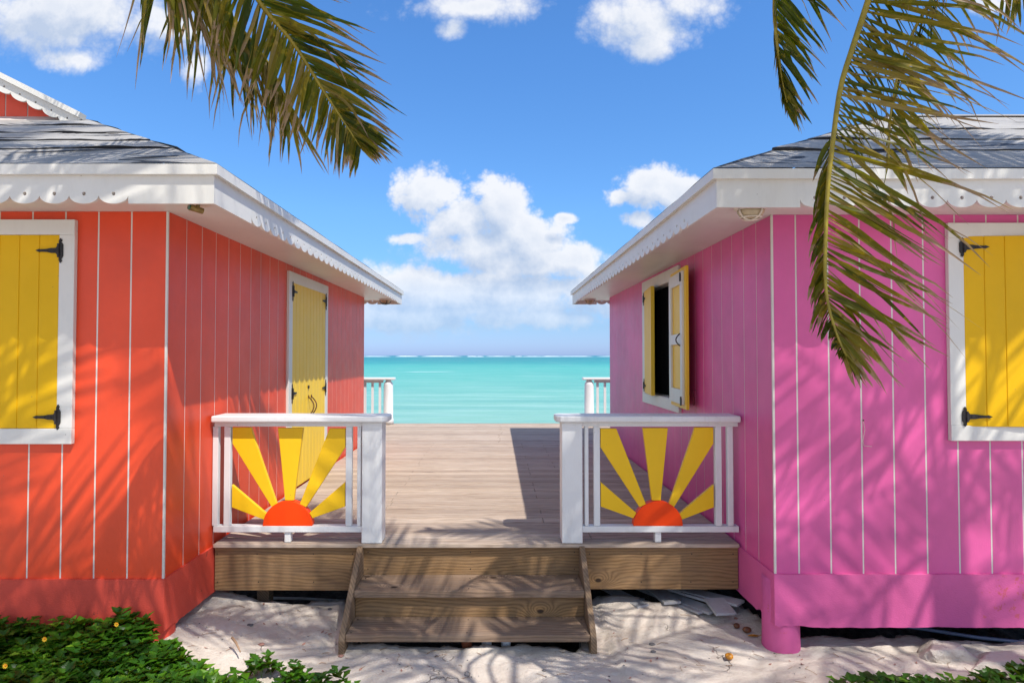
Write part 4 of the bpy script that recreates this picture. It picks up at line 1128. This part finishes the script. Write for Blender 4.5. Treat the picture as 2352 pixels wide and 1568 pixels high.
# pipes
mb = MB(); mb.tube([P(1960, 1425, 4.15), P(2100, 1440, 4.08), P(2240, 1462, 4.02), P(2360, 1475, 3.98), P(2500, 1480, 3.9)], .012, seg=8); tag(mb.build('pipe', M['pipe'], smooth=True), 'blue grey pipe lying under the edge of the pink house', 'pipe')
mb = MB(); mb.tube([P(600, 1372, 5.2), P(700, 1374, 5.2), P(800, 1380, 5.2)], .012, seg=8); tag(mb.build('pipe', M['plastic'], smooth=True), 'pale pipe in the dark gap under the left rim board', 'pipe')
mb = MB(); mb.tube([P(1365, 1376, 5.0), P(1430, 1376, 5.0), P(1480, 1377, 5.0)], .013, seg=8); tag(mb.build('pipe', M['plastic'], smooth=True), 'pale pipe in the dark gap under the right rim board', 'pipe')
# rocks by the pink house
def rock(px, py, Y, r_, sc, seed, label):
    p = P(px, py, Y); bm = bmesh.new(); bmesh.ops.create_icosphere(bm, subdivisions=4, radius=1)
    mb = MB(); vs = []
    for v in bm.verts:
        q = v.co.copy(); 
        for nn, lim in ((Vector((0,0,1)), .45), (Vector((.8,.3,.5)), .62), (Vector((-.6,-.5,.6)), .6), (Vector((.1,-.9,.4)), .55), (Vector((-.7,.6,.3)), .66)):
            nn = nn.normalized(); ex = q.dot(nn) - lim
            if ex > 0: q -= nn * ex * .92
        q *= 1 + .16 * noise.noise(q * 1.5 + Vector((seed, 0, 0))) + .07 * noise.noise(q * 6 + Vector((seed, 0, 0)))
        q = Matrix.Rotation(seed, 3, 'Z') @ q
        vs.append(p + Vector((q.x * sc[0], q.y * sc[1], q.z * sc[2])) * r_)
    mb.add(vs, [[v.index for v in f.verts] for f in bm.faces]); bm.free()
    tag(mb.build('rock', M['ground'], smooth=False), label, 'rock', 'pale rocks by the pink house')
rock(2178, 1500, 3.80, .15, (1.3, .8, .75), 2.3, 'tilted pale rock slab under the pink house edge')
rock(2330, 1530, 3.70, .24, (1.5, .8, .55), 4.1, 'broad pale rock at the right edge of the picture')
rock(1990, 1512, 3.86, .17, (2.0, .7, .38), .7, 'low flat pale rock right of the pink pier')
# sticks and string
mb = MB(); mb.tube([onground(690, 1485) + Vector((0, 0, .02)), onground(712, 1512) + Vector((0, 0, .03)), onground(722, 1532) + Vector((0, 0, .012))], [.007, .006, .004], seg=6)
for a, b, lb in (((533, 1490), (552, 1520), 'short brown stick in the creeper runner'), ((285, 1568), (312, 1540), 'pale dry stick at the foot of the creeper mound')):
    m2 = MB(); p0 = onground(*a); p1 = onground(*b); m2.tube([p0 + Vector((0, 0, .07)), (p0 + p1) / 2 + Vector((0, 0, .075)), p1 + Vector((0, 0, .06))], [.008, .007, .004], seg=6); tag(m2.build('stick', M['twig'], smooth=True), lb, 'stick', 'dry sticks')
mb = MB(); c = P(1983, 965, 3.876)
mb.tube([c, c + Vector((.008, -.002, -.06)), c + Vector((-.006, -.002, -.13)), c + Vector((.0, -.003, -.16)), c + Vector((.05, -.003, -.165))], .0018, seg=5); o = mb.build('string', M['string'], hr)
mb = MB(); mb.blob(c, .006, sub=1); mb.build('nail', M['iron'], hr)

# ------------------------------------------------------------------ world
EL, AZ = 56.3, 37.8      # sun height; degrees from straight behind the camera towards the right
sun = bpy.data.lights.new('sun', 'SUN'); so = bpy.data.objects.new('sun', sun); C.objects.link(so)
sd = Vector((math.sin(R(AZ)) * math.cos(R(EL)), -math.cos(R(AZ)) * math.cos(R(EL)), math.sin(R(EL))))
so.rotation_euler = sd.to_track_quat('Z', 'Y').to_euler(); so.location = sd * 30
sun.energy = 3.8; sun.angle = R(.45); sun.color = (1, .955, .88)
w = bpy.data.worlds.new('World'); bpy.context.scene.world = w; w.use_nodes = True
nt = w.node_tree; nt.nodes.clear(); n = N(nt)
out = nt.nodes.new('ShaderNodeOutputWorld'); bg = nt.nodes.new('ShaderNodeBackground'); nt.links.new(bg.outputs[0], out.inputs[0])
sky = nt.nodes.new('ShaderNodeTexSky'); sky.sky_type = 'NISHITA'; sky.sun_disc = False
sky.sun_elevation = R(EL); sky.sun_rotation = math.atan2(sd.x, sd.y); sky.air_density = 1.0; sky.dust_density = .6; sky.ozone_density = 1.6
# clouds in the sky's own directions
CL = [(975, 450, 105, 80), (1060, 500, 110, 70), (1150, 475, 80, 80), (1225, 545, 115, 70), (1310, 600, 90, 55), (1120, 570, 190, 55), (930, 547, 50, 18), (1200, 600, 210, 50),
      (1490, 425, 105, 66), (1580, 455, 110, 62), (1660, 470, 80, 50), (1420, 450, 55, 32), (1475, 505, 60, 30),
      (1040, 660, 360, 52), (1350, 670, 240, 46), (900, 728, 260, 40), (1200, 728, 280, 34), (1100, 690, 560, 80),
      (1480, 30, 190, 85), (1610, 5, 160, 70), (1490, 100, 70, 46), (1090, 5, 230, 48), (1040, 60, 50, 40),
      (120, 10, 420, 130), (380, 50, 240, 80), (150, 130, 110, 36), (440, 150, 40, 60), (2310, 0, 90, 36), (1300, 500, 40, 18)]
grp = bpy.data.node_groups.new('cloud_field', 'ShaderNodeTree')
grp.interface.new_socket('P', in_out='INPUT', socket_type='NodeSocketVector'); grp.interface.new_socket('F', in_out='OUTPUT', socket_type='NodeSocketFloat')
gn = N(grp); gi = grp.nodes.new('NodeGroupInput'); go = grp.nodes.new('NodeGroupOutput')
acc = None
for (cx, cy, rx, ry) in CL:
    u, v = (cx - CX) / FPX, (816 - cy) / FPX; su, sv = FPX / rx, FPX / ry
    q = gn.mapv(gi.outputs[0], (su, sv, 0), (-u * su, -v * sv, 0)); d = gn.math('SUBTRACT', 1.0, gn.vmath('LENGTH', q))
    acc = d if acc is None else gn.math('SMOOTH_MAX', acc, d, .12)
nz = gn.noise(gi.outputs[0], 6.0, 8, .54, .1)
vt = gn.new('ShaderNodeTexVoronoi', feature='F1', voronoi_dimensions='2D'); gn.put(vt.inputs['Vector'], gn.vmath('ADD', gi.outputs[0], gn.vmath('MULTIPLY', gn.noise(gi.outputs[0], 10, 3, out='Color'), (.03, .03, 0))))
vt.inputs['Scale'].default_value = 17; vt.inputs['Detail'].default_value = 3; vt.inputs['Roughness'].default_value = .6; vt.inputs['Lacunarity'].default_value = 2.3
f = gn.math('ADD', gn.math('MULTIPLY', acc, 1.9), gn.math('MULTIPLY', gn.math('SUBTRACT', nz, .50), 3.6))
f = gn.math('ADD', f, gn.math('MULTIPLY', gn.math('SUBTRACT', .66, vt.outputs['Distance']), .8))
grp.links.new(f, go.inputs[0])
dirv = n.coord('Generated'); s = n.sep(dirv)
dy = n.math('MAXIMUM', s[1], .08)
pv = n.comb(n.math('DIVIDE', s[0], dy), n.math('DIVIDE', s[2], dy), 0.0)
def field(v):
    g_ = nt.nodes.new('ShaderNodeGroup'); g_.node_tree = grp; nt.links.new(v, g_.inputs[0]); return g_.outputs[0]
f0 = field(pv); f1 = field(n.vmath('ADD', pv, (.020, .034, 0)))
el = s[2]
vv = n.sep(pv)[1]
dens = n.mix(n.rng(vv, .12, .24), n.rng(f0, -.45, .75, smooth=True), n.rng(f0, -.25, n.rng(vv, .30, .50, .55, 1.5), smooth=True))
dens = n.math('MULTIPLY', dens, n.rng(vv, .0, .13, .30, 1.0))
front = n.math('MULTIPLY', n.rng(s[1], .30, .45), n.rng(vv, 0, .02))
front = n.math('MULTIPLY', front, n.rng(vv, 1.1, .8))
dens = n.math('MULTIPLY', dens, n.math('MULTIPLY', front, .94))
shade = n.rng(n.math('SUBTRACT', f0, f1), -1.0, .85, 0, 1)
rim_ = n.rng(f0, .2, 2.4, .16, -.42)
lit = n.math('ADD', n.math('MULTIPLY', shade, .95), rim_, clamp=True)  # sunlit side and grey underside of the clouds painted into their colour
cc = n.mix(n.math('ADD', lit, n.rng(vv, .2, .5, 0, .2), clamp=True), (3.2, 4.0, 5.4), (6.6, 6.7, 6.95))
bk = n.noise(n.vmath('MULTIPLY', dirv, (1, 1, 2.2)), 2.4, 4, .6)
bd = n.math('MULTIPLY', n.rng(bk, .42, .58), n.rng(s[1], .25, -.05))  # unseen cloud behind and overhead, thickened to neutralise the blue fill
bd = n.math('MULTIPLY', bd, n.rng(s[2], .0, .1))
tint = n.ramp(n.math('MULTIPLY', s[2], 2.2), [(0, (.58, .82, 1.66)), (.10, (.50, .72, 1.20)), (.25, (.55, .85, 1.24)), (.5, (.64, 1.04, 1.43)), (1, (.63, 1.12, 1.62))])
skyc = n.mix(1.0, sky.outputs[0], tint, 'MULTIPLY')
n.put(bg.inputs[0], n.mix(n.math('MULTIPLY', bd, .85), skyc, (7.6, 7.5, 7.5))); bg.inputs[1].default_value = .105
bg2 = nt.nodes.new('ShaderNodeBackground'); n.put(bg2.inputs[0], cc); bg2.inputs[1].default_value = .105
gate = n.math('GREATER_THAN', n.math('MULTIPLY', front, n.math('LESS_THAN', n.math('ABSOLUTE', s[0]), .85)), .0001)
# the cloud part is only worked out where the picture's clouds stand
bg3 = nt.nodes.new('ShaderNodeBackground'); n.put(bg3.inputs[0], n.mix(dens, skyc, cc)); bg3.inputs[1].default_value = .105
nt.nodes.remove(bg2)
ms = nt.nodes.new('ShaderNodeMixShader'); n.put(ms.inputs[0], gate); nt.links.new(bg.outputs[0], ms.inputs[1]); nt.links.new(bg3.outputs[0], ms.inputs[2])
nt.links.new(ms.outputs[0], out.inputs[0])
w.cycles.sampling_method = 'AUTOMATIC'

sc = bpy.context.scene
sc.render.engine = 'CYCLES'
sc.view_settings.view_transform = 'Standard'; sc.view_settings.look = 'None'; sc.view_settings.gamma = 1; sc.view_settings.exposure = .46
sc.cycles.max_bounces = 5; sc.cycles.diffuse_bounces = 3; sc.cycles.glossy_bounces = 2; sc.cycles.transmission_bounces = 4; sc.cycles.use_denoising = True
